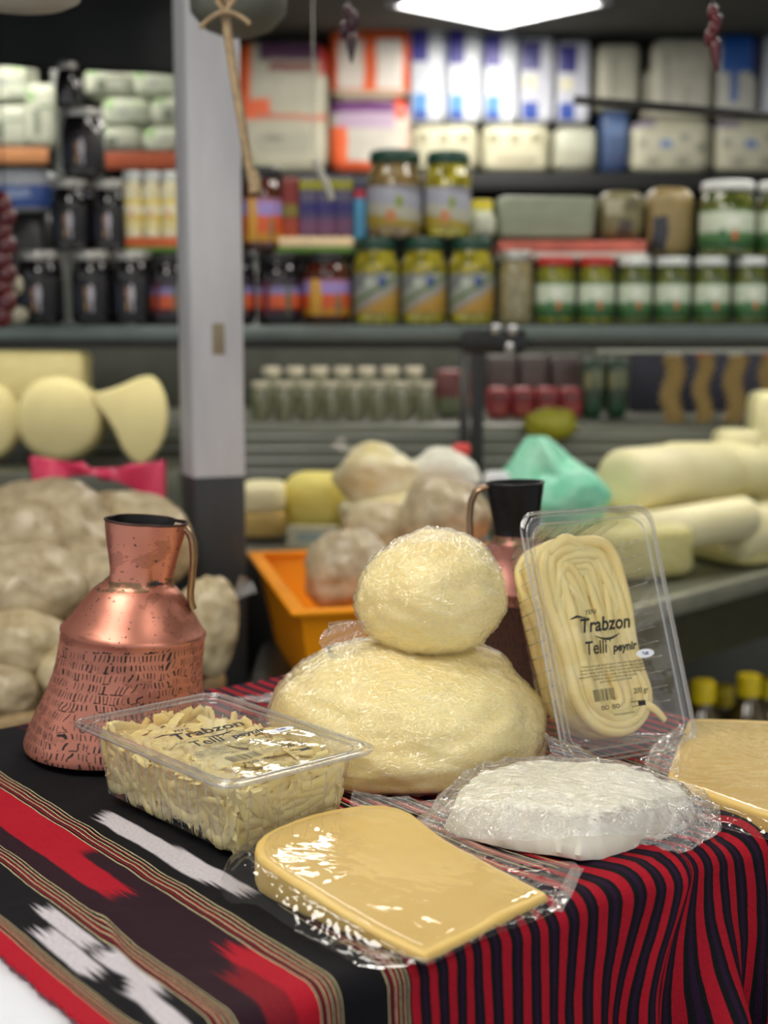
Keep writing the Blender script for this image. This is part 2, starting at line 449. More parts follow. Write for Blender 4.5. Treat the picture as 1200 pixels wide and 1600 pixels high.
def bag(outline_cheese, outline_bag, top, z0, off, c, n=300, wr=.0015, seed=0, fall=1.6, lift=.0012):
    """film: over the cheese, then tenting down to a flat sealed border"""
    a = smooth_outline(outline_cheese, n, 1)
    # same angular sampling for both outlines
    def radial(ol, ang):
        d = Vector((math.cos(ang), math.sin(ang))); best = 0
        m = len(ol)
        for i in range(m):
            p = ol[i]-c; q = ol[(i+1) % m]-c
            e = q-p; den = d.x*e.y-d.y*e.x
            if abs(den) < 1e-12: continue
            t = (p.x*e.y-p.y*e.x)/den; u = (p.x*d.y-p.y*d.x)/den
            if t > 0 and -1e-6 <= u <= 1+1e-6: best = max(best, t)
        return best
    b = smooth_outline(outline_bag, 160, 1); a2 = a[::2]
    rows = []
    angs = [2*math.pi*i/n for i in range(n)]
    ra = [radial(a2, g) for g in angs]; rb_ = [max(radial(b, g), r*1.02+.003) for g, r in zip(angs, ra)]
    K1, K2 = 26, 22
    for k in range(K1+1):
        f = k/K1; row = []
        for g, r in zip(angs, ra):
            q = c + Vector((math.cos(g), math.sin(g)))*r*f*1.0
            z = top(q.x, q.y) + off
            if f > .93: z -= (f-.93)/.07*.0035
            z += abs(fbm((q.x, q.y, 0), 45, seed))*wr*(.3 if wr < .002 else .6)
            row.append(Vector((q.x, q.y, z)))
        rows.append(row)
    for k in range(1, K2+1):
        f = k/K2; row = []
        for g, r0, r1 in zip(angs, ra, rb_):
            d = Vector((math.cos(g), math.sin(g))); w = r1-r0
            r = r0 + w*f + .0012
            q = c + d*r; ztop = top(*(c+d*r0)) + off - .0035
            fe = min(1, f*w/ max(.004, (ztop-z0)*fall))
            z = z0 + lift + (ztop-z0-lift)*(1-sm(0, 1, fe))
            amp = wr*math.sin(math.pi*min(1, f*1.1))*1.2
            z += abs(fbm((math.cos(g)*3, math.sin(g)*3, f*.6), 2.2, seed+3))*amp*1.6 + abs(fbm((q.x, q.y, 0), 90, seed+9))*amp*.8
            row.append(Vector((q.x, q.y, z)))
        rows.append(row)
    mb = MB(); vs = [v for r in rows for v in r]; m = len(rows)
    fs = [(j*n+i, (j+1)*n+i, (j+1)*n+(i+1) % n, j*n+(i+1) % n) for j in range(m-1) for i in range(n)]
    mb.add(vs, fs); return mb

M_KASHAR = cheese_mat('aged_yellow_cheese', srgb(222,186,104), srgb(232,200,122), .4)
M_BUTTER = cheese_mat('pale_cheese', srgb(246,222,144), srgb(253,236,168), .45)
M_FETA = cheese_mat('white_cheese', srgb(236,232,210), srgb(248,245,232), .6, b=.4)
M_FILM = film_mat('clear_film', .05, wr=.30, wsc=70)
M_FILM_TIGHT = film_mat('tight_film', .02, wr=.016, wsc=30, rough=.035, refl=1.0)
M_FILM_CRINKLE = film_mat('crinkled_wrap', .05, crease=.22, wr=.55, wsc=88, rough=.07, refl=1.35)
M_FILM_BAG = film_mat('bag_film', .08, crease=.3, wr=.5, wsc=80, rough=.08, refl=1.3)

def P2(pts, h=0.0): return [on(x, y, TZ+.003+h) for x, y in pts]
zt = TZ + .0035
# --- front wedge
ck = P2([(397,1390),(403,1364),(440,1341),(510,1316),(585,1300),(632,1302),(672,1328),(700,1345),(780,1376),(850,1405),(856,1408),(852,1411),(765,1456),(672,1503),(664,1506),(655,1503),(600,1484),(500,1444),(425,1408)])
topA = lambda x, y: TZ + .003 + max(.0035, -.0229 - .096*x + .0445*y + .002 - .0035*math.exp(-((x-.014)**2+(y-.712)**2)/.0035))
dispA = lambda v: Vector((0,0,.0007*fbm(v, 22, 1)*(1 if v.z > TZ+.008 else 0)))
mb, ol, c = slab(ck, topA, zt, .0028, disp=dispA, it=1, n=320)
t = thing('cheese_wedge', 'yellow cheese wedge vacuum packed in clear film at the front edge of the cloth', 'cheese', (c.x, c.y, TZ+.003), 'vacuum packed yellow cheese wedges')
iv = Matrix.Translation(-t.location)
mb.build('cheese', M_KASHAR, t, M=iv)
bk = P2([(348,1385),(352,1415),(395,1422),(430,1440),(520,1490),(572,1520),(650,1512),(760,1468),(872,1430),(895,1400),(908,1350),(850,1352),(770,1335),(700,1302),(620,1272),(560,1268),(470,1292),(420,1322),(372,1352)])
bag(ck, bk, topA, zt, .0006, c, seed=2, lift=.0016).build('vacuum_bag', M_FILM_TIGHT, t, M=iv)
# seal strip at the right end of the bag
def seal(a, b, w, parent, n=14, z=.0045):
    a = on(*a, TZ+z); b = on(*b, TZ+z); d = (b-a); pr = Vector((-d.y, d.x, 0)).normalized()*w
    m = MB()
    for i in range(n*3):
        f0 = i/(n*3); f1 = (i+.55)/(n*3)
        p = a+d*f0; q = a+d*f1
        m.add([p-pr, q-pr, q+pr, p+pr, p-pr+Vector((0,0,.0006)), q-pr+Vector((0,0,.0006)), q+pr+Vector((0,0,.0006)), p+pr+Vector((0,0,.0006))], [(4,5,6,7),(0,1,5,4),(1,2,6,5),(2,3,7,6),(3,0,4,7)])
    o = m.build('seal_strip', M_FILM_BAG, parent, M=Matrix.Translation(-parent.location)); return o
seal((868,1424), (903,1356), .004, t)
# --- right wedge
ck = P2([(1043,1246),(1042,1240),(1056,1196),(1074,1150),(1079,1147),(1120,1147),(1260,1152),(1400,1230),(1330,1340),(1200,1304),(1110,1270),(1050,1250)])
topB = lambda x, y: TZ + .003 + .013
mb, ol, c = slab(ck, topB, zt, .002, it=1, n=300, disp=lambda v: Vector((0,0,.0006*fbm(v, 20, 4))))
t = thing('cheese_wedge', 'yellow cheese slab in clear film cut off by the right edge of the photo', 'cheese', (c.x, c.y, TZ+.003), 'vacuum packed yellow cheese wedges')
iv = Matrix.Translation(-t.location)
mb.build('cheese', M_KASHAR, t, M=iv)
bk = P2([(985,1195),(1040,1150),(1075,1134),(1130,1132),(1290,1140),(1440,1225),(1350,1350),(1200,1318),(1100,1290),(1030,1262),(1000,1228)])
bag(ck, bk, topB, zt, .0006, c, seed=6, lift=.002).build('vacuum_bag', M_FILM_TIGHT, t, M=iv)
RW = t
# --- white cheese block
ck = P2([(690,1303),(770,1323),(845,1337),(925,1349),(990,1330),(1070,1300),(1095,1282),(1072,1262),(930,1250),(820,1245),(745,1258),(700,1280)])
cw = sum((Vector((p.x,p.y)) for p in ck), Vector((0,0)))/len(ck)
def topC(x, y):
    d = abs((Vector((x,y))-cw).x); return TZ + .003 + .030*(1-.62*sm(.03,.12,d))
dispC = lambda v: Vector((.0035*fbm(v, 55, 3), .0035*fbm(v, 55, 9), .0022*fbm(v, 60, 5)))*(1 if v.z > TZ+.006 else .4)
mb, ol, c = slab(ck, topC, zt, .004, disp=dispC, slope=.005, it=1, n=300)
t = thing('white_cheese_block', 'crumbly white cheese block in a wrinkled clear bag in front of the big cheese', 'cheese', (c.x, c.y, TZ+.003))
iv = Matrix.Translation(-t.location)
mb.build('cheese', M_FETA, t, M=iv)
bk = P2([(650,1292),(664,1310),(760,1338),(850,1352),(930,1357),(1000,1345),(1060,1325),(1112,1318),(1125,1290),(1090,1240),(1010,1228),(900,1225),(800,1232),(720,1250)])
bag(ck, bk, topC, zt, .0012, c, seed=11, wr=.004, fall=1.1, lift=.002).build('plastic_bag', M_FILM_BAG, t, M=iv)


TAILS = [(t, 'white')]
# ------------------------------------------------------------ the big wrapped cheese and the ball on it
def blob(c, rad, seed, amp=.05, fr=14, flat=None, nu=96, nv=64, off=0, shape=None, crk=0, e=1.0):
    m = MB(); rows = []
    def f(u, v):
        th = 2*math.pi*u; ph = math.pi*v
        se = lambda x: math.copysign(abs(x)**e, x)
        d = Vector((se(math.sin(ph))*math.cos(th), se(math.sin(ph))*math.sin(th), se(math.cos(ph))))
        r = 1 + amp*fbm(d, fr/10, seed) + (amp*.25*fbm(d, fr/3, seed+5))
        p = Vector((d.x*rad[0]*r, d.y*rad[1]*r, d.z*rad[2]*r))
        if shape: p = shape(p, d)
        if crk: p += d*crk*abs(fbm(d, 9, seed+2))
        p += d*off
        if flat is not None and p.z < flat: p.z = flat - off*.3
        return Vector(c) + p
    m.grid(lambda u, v: f(u % 1.0, v), nu, nv)
    return m
bc = on(642, 1250, TZ+.003); bc = Vector((.019, 1.062, TZ+.003))
BP = [(0,.0885),(.038,.088),(.061,.083),(.080,.071),(.094,.057),(.104,.040),(.109,.026),(.107,.013),(.100,.003),(.065,0),(0,0)]
def bigp(off, crk, nu, nv):
    L_ = [0]
    for a, b in zip(BP, BP[1:]): L_.append(L_[-1]+math.hypot(a[0]-b[0], a[1]-b[1]))
    def ev(v):
        d = v*L_[-1]; i = 0
        while i < len(BP)-2 and L_[i+1] < d: i += 1
        f = (d-L_[i])/(L_[i+1]-L_[i]); p = lambda k: BP[max(0, min(len(BP)-1, k))]
        P0, P1, P2_, P3 = p(i-1), p(i), p(i+1), p(i+2)
        return [0.5*((2*P1[c])+(-P0[c]+P2_[c])*f+(2*P0[c]-5*P1[c]+4*P2_[c]-P3[c])*f*f+(-P0[c]+3*P1[c]-3*P2_[c]+P3[c])*f**3) for c in (0,1)]
    def f(u, v):
        r, z = ev(v); a = 2*math.pi*(u % 1.0); r = max(0, r)
        q = Vector((r*math.cos(a), r*.96*math.sin(a), z)); d = Vector((math.cos(a)*r/.109, math.sin(a)*r/.109, (z-.04)/.05))
        k = 1 + .055*fbm(d, 1.3, 4.0) + .018*fbm(d, 4.2, 9.0)
        q.x *= k; q.y *= k; q.z = z*(1+.05*fbm(d, 1.5, 2.0)) if z > .004 else z
        q.x += .006*sm(.02,.06,z)*-.3
        if crk: q += d.normalized()*(crk*abs(fbm(d, 9, 6))+off)
        if q.z < .0005: q.z = .0005
        return q
    return MB().grid(f, nu, nv)
t = thing('wrapped_cheese', 'large pale yellow cheese mound in clear wrap under the small ball', 'cheese', bc)
bigp(0, 0, 150, 90).build('cheese', M_BUTTER, t, auto=180)
bigp(.0012, .0022, 240, 150).build('plastic_wrap', M_FILM_CRINKLE, t, auto=180)
def tail(pts3, name, parent, seed, w=40, hgt=.006, matl=None):
    """loose film between two polylines, crumpled"""
    A, B = pts3
    def f(u, v):
        def ip(Ps, u):
            x = u*(len(Ps)-1); i = min(int(x), len(Ps)-2); return Ps[i].lerp(Ps[i+1], x-i)
        p = ip(A, u).lerp(ip(B, u), v)
        p = p + Vector((0,0,1))*(abs(fbm(p, 38, seed))*hgt*math.sin(math.pi*min(1, v+.12)) + abs(fbm(p, 110, seed))*hgt*.25)
        return p - parent.location
    return MB().grid(f, w, w).build(name, matl or M_FILM_BAG, parent, auto=180)
g_ = lambda x, y, h=0.0: on(x, y, TZ+.0045+h)
tail(([g_(850,1150,.04), g_(862,1180,.03), g_(850,1225,.012), g_(760,1262,.006)], [g_(905,1172,.014), g_(1005,1215,.006), g_(1000,1240,.003), g_(900,1262,.002)]), 'bag_tail', t, 3, hgt=.010)
tail(([g_(750,1240,.004), g_(660,1252,.004), g_(590,1245,.006), g_(552,1235,.010)], [g_(790,1268), g_(680,1275), g_(600,1268), g_(545,1262)]), 'bag_tail', t, 8, hgt=.005)
tail(([g_(470,1100,.03), g_(440,1140,.02), g_(425,1180,.01)], [g_(425,1088,.030), g_(405,1120,.012), g_(395,1160,.003)]), 'bag_tail', t, 5, w=24, hgt=.008)
tail(([g_(700,1100), g_(560,1110), g_(450,1118)], [g_(640,1085), g_(480,1078), g_(360,1092)]), 'bag_tail', t, 6, w=36, hgt=.014)
wt = TAILS[0][0]
tail(([g_(1030,1236,.012), g_(1062,1262,.014), g_(1040,1300,.008), g_(985,1330,.003)], [g_(1092,1238,.003), g_(1125,1262,.006), g_(1128,1300,.003), g_(1070,1335,.001)]), 'bag_tail', wt, 13, hgt=.012)
tail(([g_(700,1290,.006), g_(705,1272,.012), g_(730,1254,.012)], [g_(652,1300,.001), g_(648,1280,.003), g_(690,1250,.002)]), 'bag_tail', wt, 15, w=28, hgt=.006)
tail(([g_(1060,1225,.010), g_(1062,1180,.012), g_(1075,1150,.012)], [g_(1005,1200,.004), g_(1020,1165,.014), g_(1050,1142,.022)]), 'bag_tail', RW, 17, w=30, hgt=.008)
sc_ = at(673, 930, 1.065)
t2 = thing('cheese_ball', 'small round pale cheese ball in crinkled wrap on top of the mound', 'cheese', sc_ - Vector((0,0,.049)))
def ball_shape(p, d): return Vector((p.x - .004*p.z/.05*(-1), p.y, p.z))
blob((0,0,.049), (.056,.054,.0495), 9.0, .085, 12, nu=110, nv=80, shape=ball_shape).build('cheese', M_BUTTER, t2, auto=180)
blob((0,0,.049), (.056,.054,.0495), 9.0, .085, 12, nu=200, nv=140, off=.001, crk=.0020, shape=ball_shape).build('plastic_wrap', M_FILM_CRINKLE, t2, auto=180)
# twisted flap of the wrap at the left
def flap(u, v):
    a = Vector((-.050, -.018, .026)); w = (.006 + .012*v*(1.2-v*.6)); r = -.035*v
    p = a + Vector((r, -.006*v, -.008*v)) + Vector((0, .3, 1)).normalized()*(u-.5)*2*w
    p += Vector((0,1,0))*.004*math.sin(u*14+v*3)*v
    if v > .8: p.x += .012*abs(u-.5)**2*4
    return p
MB().grid(flap, 24, 20).build('wrap_flap', M_FILM_BAG, t2, auto=180)

# ------------------------------------------------------------ tubs of string cheese
def rrect(hx, hy, r, n=10):
    pts = []
    for cx, cy, a0 in ((hx-r, hy-r, 0), (-hx+r, hy-r, 90), (-hx+r, -hy+r, 180), (hx-r, -hy+r, 270)):
        for i in range(n+1): a = R(a0+90*i/n); pts.append((cx+r*math.cos(a), cy+r*math.sin(a)))
    return pts
def dense(pts, m):
    P = [Vector(p) for p in pts]; Ls = [0]
    for a, b in zip(P, P[1:]+P[:1]): Ls.append(Ls[-1]+(b-a).length)
    out = []; j = 0
    for i in range(m):
        d = Ls[-1]*i/m
        while Ls[j+1] < d: j += 1
        out.append(P[j].lerp(P[(j+1) % len(P)], (d-Ls[j])/max(1e-9, Ls[j+1]-Ls[j])))
    return out, Ls[-1]
M_TUB = film_mat('clear_rigid_plastic', .03, wr=.04, wsc=30, rough=.05, refl=.9)
M_LID = film_mat('clear_lid_film', .03, wr=.03, wsc=26, rough=.05, refl=.9)
M_RIM = film_mat('clear_rim', .12, wr=.05, wsc=60, rough=.08, refl=1.5, tint=(.9,.9,.9,1))
M_INK = simple('black_ink', srgb(28,24,26), .5, var=.02)
LX, LY, TD = .0625, .097, .053     # half width, half length, depth
def text_mesh(txt, size, loc, shear=0, bold=0, mirror=False, sx=1.0):
    cu = bpy.data.curves.new('txt', 'FONT'); cu.body = txt; cu.size = size; cu.shear = shear; cu.offset = bold; cu.align_x = 'CENTER'; cu.resolution_u = 3
    o = bpy.data.objects.new('txt', cu)
    me = bpy.data.meshes.new_from_object(o)
    vs = [Vector((v.co.x*sx+loc[0], v.co.y+loc[1], loc[2])) for v in me.vertices]; fs = [tuple(p.vertices) for p in me.polygons]
    bpy.data.objects.remove(o); bpy.data.curves.remove(cu); bpy.data.meshes.remove(me)
    return vs, fs
def make_tub(label, M, group, ts=1.0, ty=0.0):
    t = thing('plastic_tub', label, 'food tub', M=M, group=group)
    # tray: corrugated walls, tapering down
    m = MB(); n = 720; rows = []
    levels = [(0,0,-.0012),(-.004,-.004,-.002),(-.0055,-.0055,-.004),(-.0065,-.0065,-.010)] + [(-.0065-.006*k/8, -.0065-.006*k/8, -.010-(TD-.014)*k/8) for k in range(1,9)] + [(-.015,-.015,-TD+.0012),(-.020,-.020,-TD)]
    for k, (dx, dy, z) in enumerate(levels):
        pts, Lt = dense(rrect(LX-.004+dx, LY-.004+dy, .016), n)
        row = []
        for i, p in enumerate(pts):
            f = 1 if 4 <= k <= 11 else 0
            cen = Vector((0,0)); nrm = Vector((p.x/(LX), p.y/(LY)))
            nrm = Vector((math.copysign(1, p.x), 0)) if abs(p.x)/LX > abs(p.y)/LY else Vector((0, math.copysign(1, p.y)))
            corner = abs(p.x) > LX-.030 and abs(p.y) > LY-.030
            ph = (p.y if abs(p.x)/LX > abs(p.y)/LY else p.x)
            w = max(0, math.sin(ph*2*math.pi/.0125))**.6 if not corner else 0
            p2 = p - nrm*w*.0007*f
            row.append(Vector((p2.x, p2.y, z)))
        rows.append(row)
    vs = [v for r in rows for v in r]; K = len(rows)
    fs = [(j*n+i, (j+1)*n+i, (j+1)*n+(i+1) % n, j*n+(i+1) % n) for j in range(K-1) for i in range(n)] + [tuple((K-1)*n+i for i in range(n))]
    m.add(vs, fs); m.build('tray', M_TUB, t, auto=60)
    m = MB()
    def wall(q, k):
        ins = .0105 + .006*k; return (LX-ins, LY-ins, -.010-(TD-.014)*k)
    for side in range(4):
        L_ = LY if side < 2 else LX
        nr = int((L_-.026)*2/.0118)
        for i in range(nr+1):
            q = -(L_-.026) + i*2*(L_-.026)/nr; pts = []
            for k in (0, .33, .66, 1):
                ax, ay, z = wall(q, k)
                sg = -1 if side % 2 else 1
                pts.append((sg*ax, q*(1-.02*k), z) if side < 2 else (q*(1-.02*k), sg*ay, z))
            m.tube(pts, .00045, 5)
    m.build('tray_ribs', M_RIM, t, auto=180)
    # lid rim: a rolled lip and two steps
    m = MB()
    for (ins, z, r) in ((0, 0, .0011), (.0035, .0012, .0007), (.009, -.0004, .0008), (0.0008, -.0016, .0007)):
        pts, _ = dense(rrect(LX-ins, LY-ins, .014), 120)
        m.tube([(p.x, p.y, z) for p in pts], r, 6, closed=True)
    m.build('lid_rim', M_RIM, t, auto=180)
    m = MB()
    pts, _ = dense(rrect(LX, LY, .014), 120)
    prof = [(0, 0), (.003, .0012), (.008, .0010), (.0095, -.0006), (.012, -.0006)]
    rows = []
    for ins, z in prof:
        q, _ = dense(rrect(LX-ins, LY-ins, .014), 120); rows.append([Vector((p.x, p.y, z)) for p in q])
    for f in (.92, .8, .6, .4, .2, .05):
        rows.append([Vector((p.x*f*(LX-.012)/LX, p.y*f*(LY-.012)/LY, -.0006+.0012*fbm((p.x*f, p.y*f, 0), 40, 2))) for p in pts])
    vs = [v for r in rows for v in r]; K = len(rows); n = 120
    fs = [(j*n+i, j*n+(i+1) % n, (j+1)*n+(i+1) % n, (j+1)*n+i) for j in range(K-1) for i in range(n)] + [tuple((K-1)*n+i for i in range(n))]
    m.add(vs, fs); m.build('lid', M_LID, t, auto=40)
    # print on the lid
    z = .0019; m = MB(); V3 = Matrix.Translation((-.0055, ty, 0)) @ Matrix.Diagonal((ts, ts, 1, 1))
    for a in (text_mesh('YENI', .006, (-.012, .0195, z), .25, .0001), text_mesh('Trabzon', .0185, (.001, .003, z), .28, .00045, sx=.92),
              text_mesh('Telli', .0175, (-.014, -.018, z), .22, .00028, sx=.82), text_mesh('peynir', .0112, (.0185, -.018, z), .25, .00045, sx=.95)):
        m.add(*a)
    sw = [Vector((-.012+.028*k/12, -.0015-.004*math.sin(math.pi*k/12), z)) for k in range(13)]
    m.tube(sw, [.0003+.0009*math.sin(math.pi*k/12) for k in range(13)], 6, flat=.1)
    m.tube([(-.036,.0165,z), (-.028,.0185,z), (-.018,.0165,z)], [.0004,.0013,.0004], 6, flat=.1)
    m.tube([(.004,-.0050,z), (.0035,-.0085,z)], [.0010,.0003], 6, flat=.1)
    m.v = [tuple(V3 @ Vector(q)) for q in m.v]; m.build('lid_lettering', M_INK, t, smooth=False)
    m = MB()
    rng = random.Random(5)
    lines = ['Trabzon tereyagi ve telli peynir, inek sutunden geleneksel', 'yontemle uretilmistir. Icindekiler: pastorize inek sutu, peynir', 'mayasi, starter kultur, tuz. Enerji ve besin ogeleri: yag, protein,', 'karbonhidrat. Serin ve kuru yerde, +4 derecede muhafaza ediniz,', 'acildiktan sonra bir hafta icinde tuketiniz', 'parti no ve son tuketim tarihi']
    for k, s_ in enumerate(lines): m.add(*text_mesh(s_, .0031, (.002, -.030-k*.0031, z), .1, .00002, sx=1.0))
    m.add(*text_mesh('200 gr', .0072, (.027, -.0595, z), .2, .0001, sx=.9)); m.add(*text_mesh('ISO  ISO', .0058, (-.010, -.0705, z), 0, .0001)); 
    m.add(*text_mesh('www.trabzonpeynir', .0030, (.004, -.0770, z), 0, 0))
    x = -.026
    while x < -.002:
        w = rng.choice((.0003,.0006,.0009)); m.add([(x,-.062,z),(x+w,-.062,z),(x+w,-.051,z),(x,-.051,z)], [(0,1,2,3)]); x += w + rng.choice((.0003,.0005,.0008))
    for (a, b) in (((.014,-.0712),(.030,-.0668)),):
        m.tube([(a[0],a[1],z),(b[0],a[1],z),(b[0],b[1],z),(a[0],b[1],z)], .00035, 4, flat=.1, closed=True)
    m.add([(.0215,-.0712,z),(.030,-.0712,z),(.030,-.0672,z),(.0215,-.0672,z)], [(0,1,2,3)])
    m.v = [tuple(V3 @ Vector(q)) for q in m.v]; m.build('fine_print', M_INK, t, smooth=False)
    m = MB(); pts = [Vector((.0405+.0105*math.cos(a), -.0235+.0042*math.sin(a), z+.0003)) for a in [2*math.pi*i/28 for i in range(28)]]
    m.add(pts + [p-Vector((0,0,.0003)) for p in pts], [tuple(range(28))] + [(i, i+28, (i+1) % 28+28, (i+1) % 28) for i in range(28)])
    m.v = [tuple(V3 @ Vector(q)) for q in m.v]; st = m.build('oval_sticker', simple('sticker_white', srgb(235,238,245), .5, var=.02), t, smooth=False)
    _m = MB().add(*text_mesh('Telli', .0042, (.0405, -.0248, z+.0006), 0, .0001)); _m.v = [tuple(V3 @ Vector(q)) for q in _m.v]; _m.build('sticker_print', simple('blue_ink', srgb(50,70,150), .5), st, smooth=False)
    return t
# tub lying on the cloth
Lc, Bc, Rc, Fc = [on(x, y, TZ+.003+.055) for x, y in ((107,1128),(340,1085),(592,1172),(350,1230))]
ctr = (Lc+Bc+Rc+Fc)/4; yd = ((Lc-Fc)+(Bc-Rc)).normalized(); xd = Vector((yd.y, -yd.x, 0)); zd = Vector((0,0,1))
M1 = Matrix(((xd.x, yd.x, 0, ctr.x), (xd.y, yd.y, 0, ctr.y), (0, 0, 1, ctr.z+.0005), (0,0,0,1)))
tub1 = make_tub('clear plastic tub lying flat on the cloth before the copper pitcher', M1, 'tubs of string cheese')
M_STRIP = cheese_mat('string_cheese', srgb(242,218,146), srgb(250,232,172), .4, .35, 30, .2)
def strips():
    m = MB(); rng = random.Random(11)
    hx, hy = LX-.0175, LY-.0175
    # body of the heap
    def core(u, v):
        th = 2*math.pi*(u % 1); ph = math.pi*v
        e = .45; se = lambda x, e: math.copysign(abs(x)**e, x)
        d = Vector((se(math.cos(th), e)*se(math.sin(ph), .5), se(math.sin(th), e)*se(math.sin(ph), .5), se(math.cos(ph), .55)))
        r = 1 + .07*fbm(d, 2.6, 3)
        return Vector((d.x*hx*.95*r, d.y*hy*.93*r, -.0285 + d.z*.0215*r))
    m.grid(core, 60, 40)
    for i in range(640):
        side = rng.random()
        L_ = rng.uniform(.022, .060); w = rng.uniform(.0018, .0046)
        if side < .30:   # top
            p = Vector((rng.uniform(-hx, hx)*.86, rng.uniform(-hy, hy)*.9, rng.uniform(-.011, -.0055))); n_ = Vector((0,0,1))
            d = Vector((rng.gauss(0,1), rng.gauss(0,1), rng.gauss(0,.12)))
            fade = 1-((p.x/hx)**2*.4+(p.y/hy)**2*.4); p.z -= (1-fade)*.008
        elif side < .66: # long sides
            sg = rng.choice((-1,1)); p = Vector((sg*(hx+.0005-rng.uniform(0,.004)), rng.uniform(-hy,hy)*.93, rng.uniform(-.046,-.010))); n_ = Vector((sg,0,0))
            d = Vector((0, rng.gauss(0,1), rng.gauss(0,.45)))
        else:
            sg = rng.choice((-1,1)); p = Vector((rng.uniform(-hx,hx)*.93, sg*(hy+.0005-rng.uniform(0,.004)), rng.uniform(-.046,-.010))); n_ = Vector((0,sg,0))
            d = Vector((rng.gauss(0,1), 0, rng.gauss(0,.45)))
        d.normalize(); sd = rng.uniform(0, 50); pts = []
        bend = n_.cross(d)*rng.uniform(-1,1)
        K = 7
        for k in range(K):
            f = k/(K-1)-.5
            q = p + d*f*L_ + bend*(f*f)*L_*.9 + n_*(.0012*nz((f*2, sd, 0), 1.5) - .0010)
            q.x = max(-hx+.0003, min(hx-.0003, q.x)); q.y = max(-hy+.0003, min(hy-.0003, q.y)); q.z = max(-TD+.0035, min(-.004, q.z))
            # walls taper towards the bottom
            tp_ = 1 - .055*max(0, (-q.z-.010)/.04); q.x *= tp_; q.y *= tp_
            pts.append(q)
        m.tube(pts, w, 6, flat=.34, up=n_)
    return m
o = strips().build('cheese_strips', M_STRIP, M=M1, auto=60)
tag(o, 'heap of pale torn cheese strips filling the flat lying tub', 'cheese', kind='stuff')

# tub standing up, leaning back against the second pitcher
azi, lean = R(27), R(21)
nh = Vector((math.sin(azi), -math.cos(azi), 0))            # horizontal facing direction
xd = Vector((math.cos(azi), math.sin(azi), 0))
zd = (nh*math.cos(lean) + Vector((0,0,1))*math.sin(lean)).normalized()
yd = zd.cross(xd).normalized()
lowL = on(884, 1172, TZ+.003+.0215)
ctr2 = lowL + xd*LX + yd*LY
M2 = Matrix(((xd.x, yd.x, zd.x, ctr2.x), (xd.y, yd.y, zd.y, ctr2.y), (xd.z, yd.z, zd.z, ctr2.z), (0,0,0,1)))
low = min((M2 @ Vector((sx*(LX-.02), -LY+.012+ a, z))).z for sx in (-1,1) for a, z in ((0,-TD),(-.008,0)))
M2 = Matrix.Translation((0,0,TZ+.0035-low)) @ M2
tub2 = make_tub('clear plastic tub standing upright, leaning on the dark necked pitcher', M2, 'tubs of string cheese', .82, -.002)
sk = thing('string_cheese', 'pale looped skein of string cheese inside the upright tub', 'cheese', M=M2)
